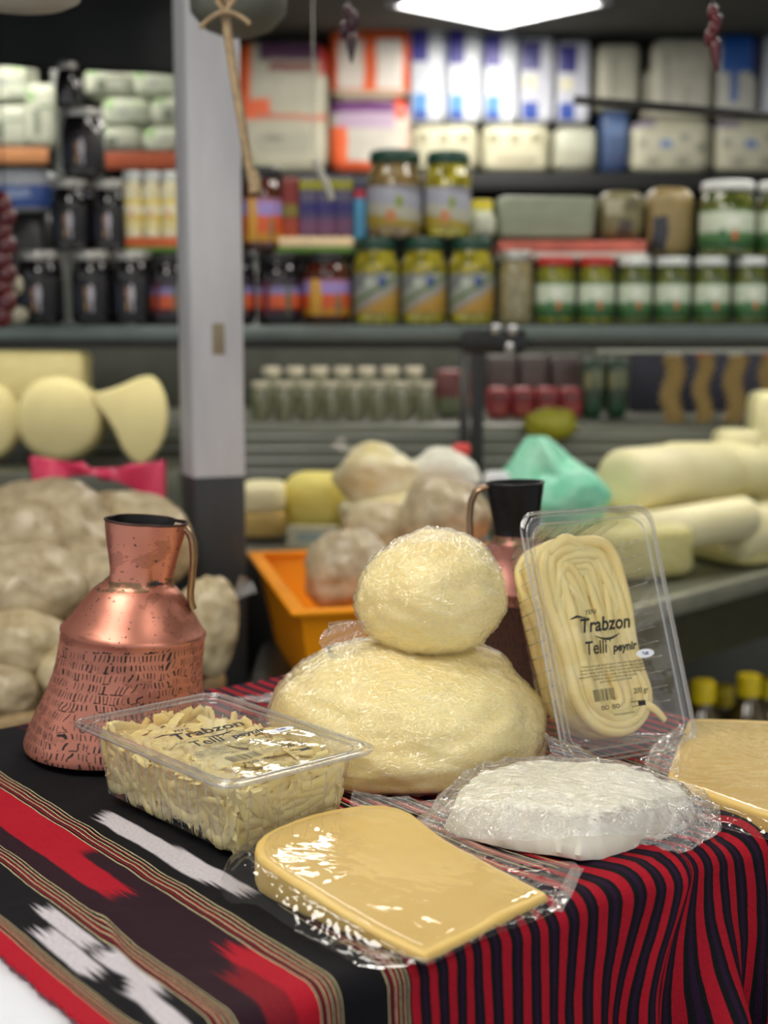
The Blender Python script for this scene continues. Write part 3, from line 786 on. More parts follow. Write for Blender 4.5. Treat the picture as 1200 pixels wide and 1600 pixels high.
def skein():
    rng = random.Random(3)
    cx = -.004
    def core(u, v):
        th = 2*math.pi*(u % 1); ph = math.pi*v; se = lambda x, e: math.copysign(abs(x)**e, x)
        d = Vector((se(math.cos(th), .6)*se(math.sin(ph), .5), se(math.sin(th), .6)*se(math.sin(ph), .5), se(math.cos(ph), .5)))
        k = 1 + .03*fbm(d, 2, 1)
        return Vector((cx + d.x*.0375*k, d.y*.076*k, -.030 + d.z*.0185))
    MB().grid(core, 50, 36).build('cheese_core', M_STRIP, sk, auto=180)
    for lay, (zz, rs) in enumerate(((-.0110, (.0375,.031,.0245,.018,.0115,.005)), (-.0185, (.039,.032,.026)), (-.027, (.039,)), (-.036, (.0385,)), (-.044, (.037,)))):
        for r in rs:
            pts = []; n = 70; sd = rng.uniform(0, 90)
            ye = .076 - (.0415-r)*.75; yb = -.079 + (.0415-r)*.62
            for i in range(n):
                f = i/n
                per = 2*math.pi*r + 2*(ye-yb-2*r if ye-yb > 2*r else 0); st = max(0, ye-yb-2*r); d = f*per
                if d < st: x, y = r, yb+r+d
                elif d < st+math.pi*r: a = (d-st)/r; x, y = r*math.cos(a), ye-r+r*math.sin(a)
                elif d < 2*st+math.pi*r: x, y = -r, ye-r-(d-st-math.pi*r)
                else: a = math.pi+(d-2*st-math.pi*r)/r; x, y = r*math.cos(a), yb+r+r*math.sin(a)
                wob = .0055*nz((x*22, y*14, sd))
                # flat shouldered at the top left, squeezed at the waist, wider at the bottom right
                if y > ye-r: x, y = (math.copysign((abs(x)/r)**.55*r, x), ye-r+((y-ye+r)/r)**.6*r) if r > .002 else (x, y)
                x = x*(1 - .05*sm(-.03,.05,y) - .13*math.exp(-((y+.012)/.030)**2)) + wob - .003*sm(.0,.07,y) + .005*sm(0,-.06,y)
                x = max(-.0460-zz*-.12-cx, min(.046-cx, x))
                pts.append(Vector((cx + x, y+.0015*nz((x*20, y*20, sd+4)), zz + .0045*nz((x*25, y*18, sd+9)) - .003*(abs(x)/.036)**2)))
            rad = .0046 if lay else rng.choice((.0036,.0044,.0050))
            MB().tube(pts, [rad*(1+.12*nz((p.x*60, p.y*60, sd))) for p in pts], 8, closed=True).build('strand', M_STRIP, sk, auto=180)
    # loose strands crossing the face
    for (x0, y0, x1, y1, b, r) in ((-.030,.064,.006,.058,.014,.0055), (-.026,.052,-.004,.010,.012,.0045), (.010,.066,.028,.0,.004,.0045), (-.002,.064,.012,-.030,-.003,.0042), (-.020,.030,-.012,-.045,.003,.0035), (.018,.050,.008,-.055,.003,.0035), (.026,-.058,.048,-.074,.003,.0035), (-.028,.02,-.030,-.05,-.002,.0035), (-.034,.020,-.002,.030,.030,.0048), (-.032,.005,-.006,.012,.028,.0046), (.022,.060,.032,-.035,.004,.0050), (-.012,.045,.020,-.060,-.006,.0040), (-.022,.000,.012,-.055,-.010,.0038)):
        pts = []
        for k in range(13):
            f = k/12; x = x0+(x1-x0)*f; y = y0+(y1-y0)*f+b*math.sin(math.pi*f)
            pts.append(Vector((cx+x, y, -.0098-.002*(2*f-1)**2 + (.0012 if r > .005 else 0))))
        MB().tube(pts, [r*(.75+.25*math.sin(math.pi*k/12)) for k in range(13)], 8, flat=.7).build('strand', M_STRIP, sk, auto=180)
skein()

# ------------------------------------------------------------ copper pitchers
def copper(name, base, dark_top=False):
    m, nt, p, out = mat(name)
    uv = N(nt, 'ShaderNodeUVMap'); sp = N(nt, 'ShaderNodeSeparateXYZ'); L(nt, uv.outputs[0], sp.inputs[0])
    tc = N(nt, 'ShaderNodeTexCoord'); so = N(nt, 'ShaderNodeSeparateXYZ'); L(nt, tc.outputs['Object'], so.inputs[0])
    z = so.outputs[2]; u = sp.outputs[0]
    wn, _ = ntex(nt, 30, 2)
    wn2, _ = ntex(nt, 110, 3, .6)
    big, _ = ntex(nt, 16, 3)
    zz = math_(nt, 'ADD', z, math_(nt, 'MULTIPLY', math_(nt, 'SUBTRACT', wn, .5), .010))
    row = math_(nt, 'DIVIDE', zz, .0072)
    rf = math_(nt, 'FRACT', row); ri = math_(nt, 'FLOOR', row)
    uu = math_(nt, 'ADD', math_(nt, 'MULTIPLY', u, 104), math_(nt, 'ADD', math_(nt, 'MULTIPLY', ri, .37), math_(nt, 'MULTIPLY', wn, 7.0)))
    uf = math_(nt, 'FRACT', uu); ui = math_(nt, 'FLOOR', uu)
    wnn = N(nt, 'ShaderNodeTexWhiteNoise'); wnn.noise_dimensions = '2D'; cx = N(nt, 'ShaderNodeCombineXYZ'); L(nt, ui, cx.inputs[0]); L(nt, ri, cx.inputs[1]); L(nt, cx.outputs[0], wnn.inputs['Vector'])
    wid = math_(nt, 'ADD', .05, math_(nt, 'MULTIPLY', math_(nt, 'MULTIPLY', wnn.outputs['Value'], wn2), .34))
    a = math_(nt, 'LESS_THAN', math_(nt, 'ABSOLUTE', math_(nt, 'SUBTRACT', uf, .5)), wid)
    b = math_(nt, 'LESS_THAN', math_(nt, 'ABSOLUTE', math_(nt, 'SUBTRACT', rf, .5)), math_(nt, 'ADD', .12, math_(nt, 'MULTIPLY', wn2, .42)))
    keep = math_(nt, 'GREATER_THAN', math_(nt, 'ADD', wnn.outputs['Value'], math_(nt, 'MULTIPLY', big, .9)), .50)
    marks = math_(nt, 'MULTIPLY', math_(nt, 'MULTIPLY', a, b), keep)
    # horizontal scratches between the rows
    hline = math_(nt, 'MULTIPLY', math_(nt, 'LESS_THAN', rf, .12), math_(nt, 'GREATER_THAN', wn2, .57))
    marks = math_(nt, 'MAXIMUM', marks, hline)
    zone = math_(nt, 'LESS_THAN', zz, .088)
    marks = math_(nt, 'MULTIPLY', marks, zone)
    pit, _ = ntex(nt, 240, 2, .5, stretch=(1,1,1.8))
    pits = math_(nt, 'GREATER_THAN', math_(nt, 'ADD', pit, math_(nt, 'MULTIPLY', big, .22)), .80)
    marks = math_(nt, 'MAXIMUM', marks, pits)
    # grime where neck meets shoulder, and at the shoulder ledge
    grime = math_(nt, 'MULTIPLY', math_(nt, 'LESS_THAN', math_(nt, 'ABSOLUTE', math_(nt, 'SUBTRACT', zz, .1325)), .0035), math_(nt, 'GREATER_THAN', wn2, .47))
    c = ramp(nt, big, [(.3, tuple(x*.72 for x in base[:3])+(1,)), (.55, base), (.72, tuple(min(1, x*1.15) for x in base[:3])+(1,))])
    pat, _ = ntex(nt, 22, 4, .6, dist=.6)
    c = mixc(nt, math_(nt, 'MULTIPLY', math_(nt, 'GREATER_THAN', pat, .56), .35), c, srgb(120,74,60))
    if dark_top:
        c = mixc(nt, math_(nt, 'GREATER_THAN', math_(nt, 'ADD', z, math_(nt, 'MULTIPLY', wn, .003)), .139), c, srgb(24,23,24))
        c = mixc(nt, math_(nt, 'LESS_THAN', z, .085), c, srgb(78,48,40))
    c = mixc(nt, math_(nt, 'MULTIPLY', grime, .8), c, srgb(120,104,78))
    c = mixc(nt, marks, c, srgb(30,18,16))
    L(nt, c, p.inputs['Base Color'])
    inv = math_(nt, 'SUBTRACT', 1, marks)
    L(nt, math_(nt, 'MULTIPLY', inv, math_(nt, 'ADD', .45, math_(nt, 'MULTIPLY', math_(nt, 'GREATER_THAN', z, .09), .33 if not dark_top else .1))), p.inputs['Metallic'])
    L(nt, math_(nt, 'ADD', .30, math_(nt, 'MULTIPLY', math_(nt, 'ADD', pat, marks), .22)), p.inputs['Roughness'])
    h = math_(nt, 'SUBTRACT', math_(nt, 'MULTIPLY', wn, .6), math_(nt, 'MULTIPLY', marks, 1.0))
    bump(nt, h, .5, .0012, p)
    return m
def pitcher(label, base, yaw, scale, matl, tilt, neck_pinch, group, rim_dark, nk=1.0):
    t = thing('copper_pitcher', label, 'pitcher', base, group)
    t.rotation_euler = (0, 0, yaw)
    if scale != 1: t.scale = (scale,)*3
    H = .183
    prof = [(.0,.002),(.074,.002),(.0785,.0035),(.079,.007),(.0765,.014),(.0725,.023),(.068,.034),(.0645,.045),(.062,.055),(.0602,.066),(.0594,.078),(.0592,.086),(.0590,.0915),(.0600,.0935),(.0598,.0955),(.0575,.0975),
            (.051,.1065),(.044,.1165),(.037,.126),(.0318,.1305),(.0295,.1315),(.0285,.1335),(.0272,.136),(.0272,.145),(.0280,.156),(.0292,.168),(.0303,.178),(.0307,H)]
    def mod(p, a, r, z):
        k = sm(.0, .05, z)
        # uneven, hand beaten
        q = Vector(p)
        q.x += .012*(z/.18)*tilt*k*2.0 - .005*tilt
        rr = 1 + .012*nz((math.cos(a)*1.5, math.sin(a)*1.5, z*18), 1, yaw)
        q.x *= rr; q.y *= rr
        kn = 1 + (nk-1)*sm(.118, .131, z); q.x *= kn; q.y *= kn
        q.z -= q.x*.085*tilt*k
        if z > .1335:
            f = sm(.134, .18, z)
            fold = .0065*(1-abs(math.sin(a*1.5+z*16+2.2)))**2*neck_pinch*(1-.3*f)
            q.x -= math.cos(a)*fold; q.y -= math.sin(a)*fold
            q.x += .003*f*math.cos(a)
        return q
    MB().lathe([(r*.95, z) for r, z in prof], 128, mod=mod).build('body', matl, t, auto=50)
    MB().lathe([(r*.95-.0012, z) for r, z in ((.0307,H-.0002),(.0292,.170),(.0280,.156),(.0272,.140),(.0285,.130),(.044,.112),(.0012,.109))], 64, mod=mod).build('painted_inner_shade', M_BLACK, t, auto=50)  # black inner skin: shade inside the opening put into the colour
    # rolled rim wire
    ring = [mod(Vector((.0290*math.cos(a), .0290*math.sin(a), H)), a, .0290, H) for a in [2*math.pi*i/60 for i in range(60)]]
    MB().tube(ring, .0010, 6, closed=True).build('rim', rim_dark, t, auto=180)
    # strap handle on local +x
    hp = []
    keys = [(.0300,.181),(.0400,.179),(.0440,.170),(.0445,.155),(.0430,.140),(.0415,.128),(.0420,.120),(.0440,.1135)]
    for i in range(len(keys)-1):
        for k in range(5):
            f = k/5; hp.append(Vector((keys[i][0]+(keys[i+1][0]-keys[i][0])*f + .0115*tilt - (1-nk)*.028*(1-i/7), 0, keys[i][1]+(keys[i+1][1]-keys[i][1])*f - .004*tilt)))
    for _ in range(3): hp = [hp[0]] + [(a+b*2+c)/4 for a, b, c in zip(hp, hp[1:], hp[2:])] + [hp[-1]]
    MB().tube(hp, .0068, 10, flat=.42, up=Vector((1,0,.2))).build('handle', simple('tinned_copper', srgb(168,140,112), .38, .8, sc=60, var=.25), t)
    return t
M_COP = copper('beaten_copper', srgb(204,134,114))
M_COP2 = copper('beaten_copper_dark', srgb(170,112,100), True)
pb = on(198, 1165, TZ+.0035)
pitcher('beaten copper pitcher with a bright pink neck behind the flat tub', pb, R(0), 1.0, M_COP, 1.0, 1.0, 'beaten copper pitchers', simple('rim_dark', srgb(60,40,34), .5, .4))
pitcher('darker copper pitcher with a blackened neck behind the upright tub', Vector((.124, 1.262, TZ+.0035)), R(180), 1.05, M_COP2, .35, .35, 'beaten copper pitchers', M_BLACK, .76)

# ------------------------------------------------------------ shop behind: materials
def block_mat(name, base, blocks=(), rough=.4, var=.10, soft=.012, wav=.03, emis=0, coat=.3):
    """flat print: blocks = (u0,u1,v0,v1,colour) over the object's own width (u) and height (v)"""
    m, nt, p, out = mat(name)
    tc = N(nt, 'ShaderNodeTexCoord'); sp = N(nt, 'ShaderNodeSeparateXYZ'); L(nt, tc.outputs['Generated'], sp.inputs[0])
    f, _ = ntex(nt, 4, 3, coord='Generated')
    u = math_(nt, 'ADD', sp.outputs[0], math_(nt, 'MULTIPLY', math_(nt, 'SUBTRACT', f, .5), wav)); v = math_(nt, 'ADD', sp.outputs[2], math_(nt, 'MULTIPLY', math_(nt, 'SUBTRACT', f, .5), wav))
    c = ramp(nt, f, [(.3, tuple(x*(1-var) for x in base[:3])+(1,)), (.7, tuple(min(1, x*(1+var)) for x in base[:3])+(1,))])
    for (u0, u1, v0, v1, col) in blocks:
        fac = None
        for x, a, b in ((u, u0, u1), (v, v0, v1)):
            for lo, hi in ((a-soft, a+soft), (b+soft, b-soft)):
                r = N(nt, 'ShaderNodeMapRange'); r.inputs['From Min'].default_value = lo; r.inputs['From Max'].default_value = hi; L(nt, x, r.inputs['Value'])
                fac = r.outputs[0] if fac is None else math_(nt, 'MULTIPLY', fac, r.outputs[0])
        c = mixc(nt, fac, c, col)
    L(nt, c, p.inputs['Base Color']); p.inputs['Roughness'].default_value = rough
    p.inputs['Coat Weight'].default_value = coat*.4; p.inputs['Coat Roughness'].default_value = .15
    return m
_me = {}
def pillow_mesh(key, e=.35, amp=.02, seed=0, nu=32, nv=20):
    """unit bag: x,y in -.5..+.5, z 0..1"""
    k = ('pil', key)
    if k in _me: return _me[k]
    m = MB(); se = lambda x, e: math.copysign(abs(x)**e, x)
    def f(u, v):
        th = 2*math.pi*(u % 1); ph = math.pi*v
        d = Vector((se(math.cos(th), e)*se(math.sin(ph), e), se(math.sin(th), e)*se(math.sin(ph), e), se(math.cos(ph), e)))
        r = 1 + amp*fbm(d, 1.6, seed)
        return Vector((d.x*.5*r, d.y*.5*r, .5 + d.z*.5*(1 + amp*.5*nz(d, 2, seed))))
    m.grid(f, nu, nv); _me[k] = m; return m
def inst(name, key, matl, parent, loc, scale, rot=0, auto=50, mb=None):
    """object sharing mesh data by (key, material)"""
    k = ('obj', key, matl.name)
    if k not in _me: _me[k] = (mb or pillow_mesh(key)).mesh(name, matl, auto=auto)
    o = bpy.data.objects.new(name, _me[k]); COL.objects.link(o)
    o.location = loc; o.scale = scale if isinstance(scale, (tuple, list)) else (scale,)*3; o.rotation_euler = (0,0,rot)
    if parent is not None: o.parent = parent
    return o
def span(px0, px1, pt, pb, Y):
    a = at(px0, pb, Y); b = at(px1, pt, Y); base = Vector(((a.x+b.x)/2, Y, a.z)); return base, b.x-a.x, b.z-a.z
def pack(name, label, cat, px0, px1, pt, pb, Y, depth, matl, group=None, e=.35, amp=.02, seed=0, rot=0, z=None):
    base, w, h = span(px0, px1, pt, pb, Y)
    if z is not None: h += base.z - z; base.z = z
    o = inst(name, (e, amp, seed), matl, None, (base.x, Y+depth/2, base.z), (w, depth, h), rot, mb=pillow_mesh((e, amp, seed), e, amp, seed))
    return tag(o, label, cat, group)

# ---- jars
def jar_meshes(kind):
    k = ('jar', kind)
    if k in _me: return _me[k]
    if kind == 'tall': pr = [(0,0),(.44,0),(.49,.02),(.5,.06),(.5,.66),(.47,.74),(.42,.80),(.41,.86)]; lid = [(.40,.85),(.45,.855),(.46,.88),(.46,.96),(.44,.985),(.40,1),(0,1)]; lab = (.12,.58)
    elif kind == 'round': pr = [(0,0),(.40,0),(.48,.05),(.5,.16),(.5,.52),(.46,.68),(.38,.80),(.36,.86)]; lid = [(.35,.84),(.40,.85),(.41,.88),(.41,.96),(.39,.985),(.36,1),(0,1)]; lab = (.16,.54)
    else: pr = [(0,0),(.42,0),(.48,.015),(.5,.05),(.5,.70),(.46,.80),(.43,.84),(.43,.88)]; lid = [(.42,.86),(.47,.87),(.48,.89),(.48,.97),(.46,.99),(.42,1),(0,1)]; lab = (.10,.62)
    L0, L1 = lab
    body = MB().lathe(pr, 28)
    lm = MB().lathe(lid, 28)
    la = MB().lathe([(.503,L0),(.506,L0+.005),(.506,L1-.005),(.503,L1)], 24, arc=(R(-200),R(20)))
    _me[k] = (body, lm, la); return _me[k]
def label_mat(name, bands, dots=(), diag=None):
    """bands over label height (v 0..1), dots (u,v,ru,rv,colour); u=.5 faces the front"""
    m, nt, p, out = mat(name)
    uv = N(nt, 'ShaderNodeUVMap'); sp = N(nt, 'ShaderNodeSeparateXYZ'); L(nt, uv.outputs[0], sp.inputs[0]); u, v = sp.outputs[0], sp.outputs[1]
    f, _ = ntex(nt, 9, 2, coord='UV')
    vv = math_(nt, 'ADD', v, math_(nt, 'MULTIPLY', math_(nt, 'SUBTRACT', f, .5), .12))
    if diag: vv = math_(nt, 'ADD', vv, math_(nt, 'MULTIPLY', math_(nt, 'SUBTRACT', u, .5), diag))
    c = ramp(nt, vv, bands, 'CONSTANT')
    for (du, dv, ru, rv, col) in dots:
        d = math_(nt, 'ADD', math_(nt, 'POWER', math_(nt, 'DIVIDE', math_(nt, 'SUBTRACT', u, du), ru), 2), math_(nt, 'POWER', math_(nt, 'DIVIDE', math_(nt, 'SUBTRACT', v, dv), rv), 2))
        c = mixc(nt, math_(nt, 'LESS_THAN', d, 1), c, col)
    L(nt, c, p.inputs['Base Color']); p.inputs['Roughness'].default_value = .45; return m
def contents_mat(name, c1, c2, sc=60, rough=.12):
    m, nt, p, out = mat(name)
    vo = N(nt, 'ShaderNodeTexVoronoi'); vo.inputs['Scale'].default_value = sc; tc = N(nt, 'ShaderNodeTexCoord'); mp = N(nt, 'ShaderNodeMapping'); mp.inputs['Scale'].default_value = (.085,.085,.12)
    L(nt, tc.outputs['Object'], mp.inputs[0]); L(nt, mp.outputs[0], vo.inputs['Vector'])
    L(nt, ramp(nt, vo.outputs['Distance'], [(.15, c2), (.75, c1)]), p.inputs['Base Color']); p.inputs['Roughness'].default_value = rough
    p.inputs['Coat Weight'].default_value = .8; p.inputs['Coat Roughness'].default_value = .05; return m
G_BLACK = contents_mat('black_olive_jam', srgb(14,12,14), srgb(30,26,30))
G_AMBER = contents_mat('amber_preserve', srgb(58,22,14), srgb(92,40,22))
G_PICK = contents_mat('pickled_gherkins', srgb(112,104,20), srgb(188,176,58), 75)
G_CAPS = contents_mat('mixed_pickles', srgb(96,78,44), srgb(150,128,84), 90)
G_OLIV = contents_mat('green_olives', srgb(84,88,20), srgb(142,140,40), 90)
G_OLIV2 = contents_mat('dark_green_vine_leaves', srgb(62,74,26), srgb(108,112,48), 60)
G_HONEY = contents_mat('pale_grain', srgb(122,112,76), srgb(150,140,104), 60)
G_RED = contents_mat('red_pepper_paste', srgb(120,14,24), srgb(150,24,34), 60)
G_CLEAR = contents_mat('dim_bottles', srgb(112,116,92), srgb(146,146,116), 40)
LB_BLK = label_mat('black_jar_label', [(0, srgb(26,24,28)), (.97, srgb(18,16,18))], [(.53,.58,.035,.26,srgb(186,182,192)), (.47,.62,.026,.16,srgb(150,116,92)), (.475,.28,.026,.16,srgb(160,128,96)), (.54,.22,.02,.12,srgb(160,160,170)), (.34,.45,.03,.4,srgb(58,66,84))])
LB_JAM = label_mat('blue_orange_label', [(0, srgb(60,44,56)), (.12, srgb(70,16,28)), (.22, srgb(204,88,46)), (.60, srgb(122,114,160)), (.80, srgb(50,36,50))], [(.62,.45,.03,.45,srgb(74,96,70)), (.36,.5,.035,.5,srgb(100,30,46))])
LB_JAM2 = label_mat('yellow_orange_label', [(0, srgb(192,132,36)), (.2, srgb(206,90,44)), (.60, srgb(150,130,190)), (.9, srgb(150,100,120))], [(.38,.5,.07,.7,srgb(212,160,60)), (.64,.3,.03,.3,srgb(110,110,80))])
LB_PIC = label_mat('pickle_label', [(0, srgb(180,140,58)), (.22, srgb(170,140,92)), (.34, srgb(150,148,144)), (.52, srgb(98,116,72)), (.66, srgb(144,150,140)), (.90, srgb(112,116,116))], [(.57,.80,.045,.14,srgb(38,66,128)), (.42,.78,.05,.12,srgb(176,184,170))], -1.2)
LB_PIC2 = label_mat('gherkin_label', [(0, srgb(160,140,50)), (.2, srgb(168,166,150)), (.5, srgb(150,152,164)), (.9, srgb(110,110,120))], [(.54,.6,.04,.16,srgb(120,136,60)), (.46,.25,.05,.16,srgb(186,120,80))], .4)
LB_GRN = label_mat('white_green_label', [(0, srgb(44,86,44)), (.22, srgb(82,120,72)), (.40, srgb(192,202,180)), (.92, srgb(96,120,84))], [(.52,.34,.025,.14,srgb(196,92,52)), (.50,.68,.08,.10,srgb(214,218,204)), (.40,.3,.04,.2,srgb(60,110,66))])
LID_S = simple('silver_lid', srgb(176,174,168), .3, .6); LID_G = simple('green_lid', srgb(24,60,46), .35); LID_W = simple('white_lid', srgb(206,210,206), .4); LID_R = simple('red_lid', srgb(172,40,36), .4)
LID_K = simple('black_lid', srgb(26,26,28), .3); LID_Y = simple('yellow_cap', srgb(222,196,16), .45); LID_C = simple('cream_lid', srgb(224,214,190), .4)
def jar(label, px0, px1, pt, pb, Y, kind, body, lid, lab, group, name='jar', z=None, cat='jar', rot=0, parts=True):
    base, w, h = span(px0, px1, pt, pb, Y)
    if z is not None: h += base.z - z; base.z = z
    t = thing(name, label, cat, base, group); t.scale = (w, w, h); t.rotation_euler = (0,0,rot)
    b, l, a = jar_meshes(kind)
    inst('glass', kind, body, t, (0,0,0), 1, mb=b); inst('lid', kind+'lid', lid, t, (0,0,0), 1, mb=l)
    if lab: inst('paper_label', kind+'lab', lab, t, (0,0,0), 1, mb=a)
    return t

# ------------------------------------------------------------ post
pc = at(326, 700, 2.03)
psz = .078
post = MB(); Mp = Matrix.Translation((pc.x, pc.y+.045, 0)) @ Matrix.Rotation(R(22), 4, 'Z')
zc = at(326, 752, 1.98).z
def post_mat():
    m, nt, p, out = mat('painted_steel_post')
    tc = N(nt, 'ShaderNodeTexCoord'); sp = N(nt, 'ShaderNodeSeparateXYZ'); L(nt, tc.outputs['Object'], sp.inputs[0])
    f, _ = ntex(nt, 6, 4, stretch=(3,3,.6)); g, _ = ntex(nt, 3, 3)
    c = ramp(nt, f, [(.3, srgb(188,188,192)), (.7, srgb(210,210,212))])
    # brown tape mark, scuffed black lower end
    c = mixc(nt, math_(nt, 'LESS_THAN', sp.outputs[2], zc), c, ramp(nt, f, [(.3, srgb(52,56,58)), (.7, srgb(72,75,77))]))
    L(nt, c, p.inputs['Base Color']); p.inputs['Roughness'].default_value = .45; return m
post.bbox((-psz/2,-psz/2,0), (psz/2,psz/2,CEIL), .004, Mp)
po = post.build('support_post', post_mat()); tag(po, 'square grey metal post with a black painted lower end behind the pitcher', 'post')
MB().bbox((-.008,-psz/2-.0012,at(326,555,2).z), (.010,-psz/2+.0005,at(326,505,2).z), .0005, Mp).build('tape_scrap', simple('brown_tape', srgb(150,138,112), .6), po)

# ------------------------------------------------------------ counter with jar shelf
SZ = at(600, 507, 2.70).z               # top of the jar shelf
st = thing('jar_shelf', 'long dark glass shelf with a steel edge carrying the rows of jars', 'shelf', (0, 2.95, SZ))
MB().bbox((-1.15,-.26,-.012), (1.3,.26,-.001), .004).build('glass_shelf', simple('green_shelf_glass', srgb(70,96,88), .12, coat=.5), st)
MB().bbox((-1.15,-.275,-.030), (1.3,-.258,-.002), .004).build('front_rail', simple('rail_grey', srgb(106,116,112), .35, .5), st)
MB().bbox((-1.15,-.262,-.045), (1.3,-.25,-.030), .003).build('under_rail', M_BLACK, st)
for i, (x0, x1) in enumerate(((-1.1,-.22),(-.18,.20),(.26,1.2))):
    MB().tube([(x0,-.215,-.027), (x1,-.215,-.027)], .009, 10).build('light_tube', emit('shelf_tube_%d' % i, (1,.95,.80,1), 15), st)
for x in (-1.1, -.345, .172, 1.27): MB().bbox((x-.010,.062,-SZ), (x+.010,.086,-.012), .003).build('upright', M_BLACK, st)
MB().bbox((-.627,-.17,-.001), (-.617,-.16,.40), .002).build('divider_rod', simple('pale_rod', srgb(146,148,140), .4), st)
# jars: bottom row
Y1 = 2.78
def row(items, pt, pb, Y, **k):
    for it in items: jar(*it[:3], pt, pb, Y, *it[3:], **k)
gB = 'black jars on the shelf left of the post'
for (a, b, l) in ((30,98,'black jar with silver lid farthest left on the shelf, bottom row'), (114,176,'black jar with silver lid, middle of the bottom row left of the post'), (177,238,'black jar with silver lid next to the orange labelled jar, bottom row')):
    jar(l, a, b, 392, 506, Y1, 'short', G_BLACK, LID_S, LB_BLK, gB)
jar('dark jar with orange and blue label just left of the post', 236, 292, 398, 506, Y1, 'short', G_BLACK, LID_K, LB_JAM, 'preserve jars')
jar('dark jar half hidden by the right side of the post', 338, 398, 396, 506, Y1, 'short', G_BLACK, LID_K, LB_JAM, 'preserve jars')
jar('dark jar with orange and blue label, second right of the post', 402, 472, 396, 506, Y1, 'short', G_BLACK, LID_K, LB_JAM, 'preserve jars')
jar('amber jar with yellow and orange label beside the tall pickle jars, bottom row', 474, 548, 396, 504, Y1, 'short', G_AMBER, LID_K, LB_JAM2, 'preserve jars')
for (a, b, l) in ((552,624,'tall green pickle jar, leftmost of the bottom three'), (627,698,'tall green pickle jar, middle of the bottom three'), (701,772,'tall green pickle jar, rightmost of the bottom three')):
    jar(l, a, b, 372, 506, Y1, 'tall', G_PICK, LID_G, LB_PIC, 'tall pickle jars')
jar('dull beige jar between the pickle jars and the olive jars', 778, 834, 392, 506, Y1, 'short', G_HONEY, LID_S, None, None)
xs = (836,902,964,1022,1082,1144,1204)
wd = ['yellow green olive jar with red lid, first of the olive row', 'yellow green olive jar with red lid, second of the olive row', 'olive jar with white lid, third from left in the olive row', 'olive jar with white lid, fourth from left in the olive row',
      'olive jar with white lid, fifth from left in the olive row', 'olive jar with white lid at the right end of the olive row']
for i in range(6): jar(wd[i], xs[i], xs[i+1]-3, 402, 506, Y1, 'short', G_OLIV if i < 2 else G_OLIV2, LID_R if i < 2 else LID_W, LB_GRN, 'olive jars')
# second row
Y2 = 2.80; z2 = at(0, 392, Y1).z + .001
tp_h = at(0, 372, Y1).z + .001
jar('black jar in the second row left of the post, nearer the edge', 82, 142, 280, 392, Y2, 'short', G_BLACK, LID_S, LB_BLK, 'black jars stacked in the second row', z=z2)
jar('black jar in the second row beside the yellow labelled bottles', 145, 198, 282, 392, Y2, 'short', G_BLACK, LID_S, LB_BLK, 'black jars stacked in the second row', z=z2)
z3 = at(0, 279, Y2).z + .001
jar('single black jar on top of the two stacked black jars', 98, 162, 170, 279, Y2, 'short', G_BLACK, LID_S, LB_BLK, None, z=z3)
z4 = at(0, 170, Y2).z + .001
jar('small dark bottle at the very top of the black jar stack', 88, 124, 98, 170, Y2, 'round', G_BLACK, LID_S, None, None, z=z4, name='bottle', cat='bottle')
# trays with boxes
def tray(label, px0, px1, pt, pb, Y, d, c1, c2):
    base, w, h = span(px0, px1, pt, pb, Y); t = thing('display_tray', label, 'tray', (base.x, Y+d/2, base.z))
    MB().bbox((-w/2,-d/2,h*.35), (w/2,d/2,h), .002).build('upper_band', c1, t); MB().bbox((-w/2,-d/2-.001,0), (w/2,d/2,h*.35), .001).build('lower_band', c2, t); return t
M_OR = simple('orange_card', srgb(206,96,44), .5); M_GN = simple('green_card', srgb(92,134,44), .5)
tray('orange and green card tray under the white capped bottles', 196, 300, 372, 393, Y2-.02, .12, M_OR, M_GN)
tray('cream card tray with green lower edge under the purple boxes', 428, 552, 370, 394, Y2-.02, .12, simple('cream_card', srgb(232,206,164), .5), M_GN)
LB_YEL = label_mat('yellow_white_label', [(0, srgb(226,214,150)), (.3, srgb(222,196,96)), (.5, srgb(236,228,196)), (.8, srgb(226,204,110))], [(.52,.5,.05,.2,srgb(220,170,140))])
G_CREAM = contents_mat('cream_drink', srgb(214,204,160), srgb(236,228,196), 20)
for i, (a, b) in enumerate(((193,222),(222,250),(250,278))):
    jar('slim cream bottle with white cap, %s of the three by the post' % ('leftmost','middle','rightmost')[i], a, b, 268, 372, Y2, 'tall', G_CREAM, LID_W, LB_YEL, 'slim cream bottles', name='bottle', cat='bottle')
jar('amber jar with yellow label in the second row right of the post', 380, 440, 262, 392, Y2, 'short', G_AMBER, LID_K, LB_JAM2, 'preserve jars', z=z2)
P_RY = block_mat('red_yellow_box', srgb(120,34,28), [(0,1,.35,.55,srgb(120,110,40)), (0,1,.0,.3,srgb(150,60,30))])
pack('box', 'dark red slim box beside the purple boxes', 'box', 441, 466, 276, 372, Y2, .06, P_RY, e=.18)
P_PU = block_mat('purple_yellow_box', srgb(70,60,104), [(0,1,.78,.95,srgb(150,148,30)), (0,1,.42,.55,srgb(40,36,110)), (0,1,.0,.3,srgb(112,72,104)), (.1,.9,.6,.72,srgb(90,90,110)), (.46,.54,0,1,srgb(40,30,60))])
for i in range(3): pack('box', 'purple box with yellow top, %s of three on the cream tray' % ('left','middle','right')[i], 'box', 468+i*28, 495+i*28, 276, 370, Y2, .06, P_PU, 'purple boxes', e=.18)
P_BL = block_mat('light_blue_pack', srgb(70,140,178), [(0,1,.74,.86,srgb(170,30,50)), (0,1,.86,1,srgb(30,30,60))])
pack('carton', 'narrow light blue carton next to the upper pickle jars', 'carton', 553, 572, 280, 392, Y2, .05, P_BL, e=.2, z=z2)
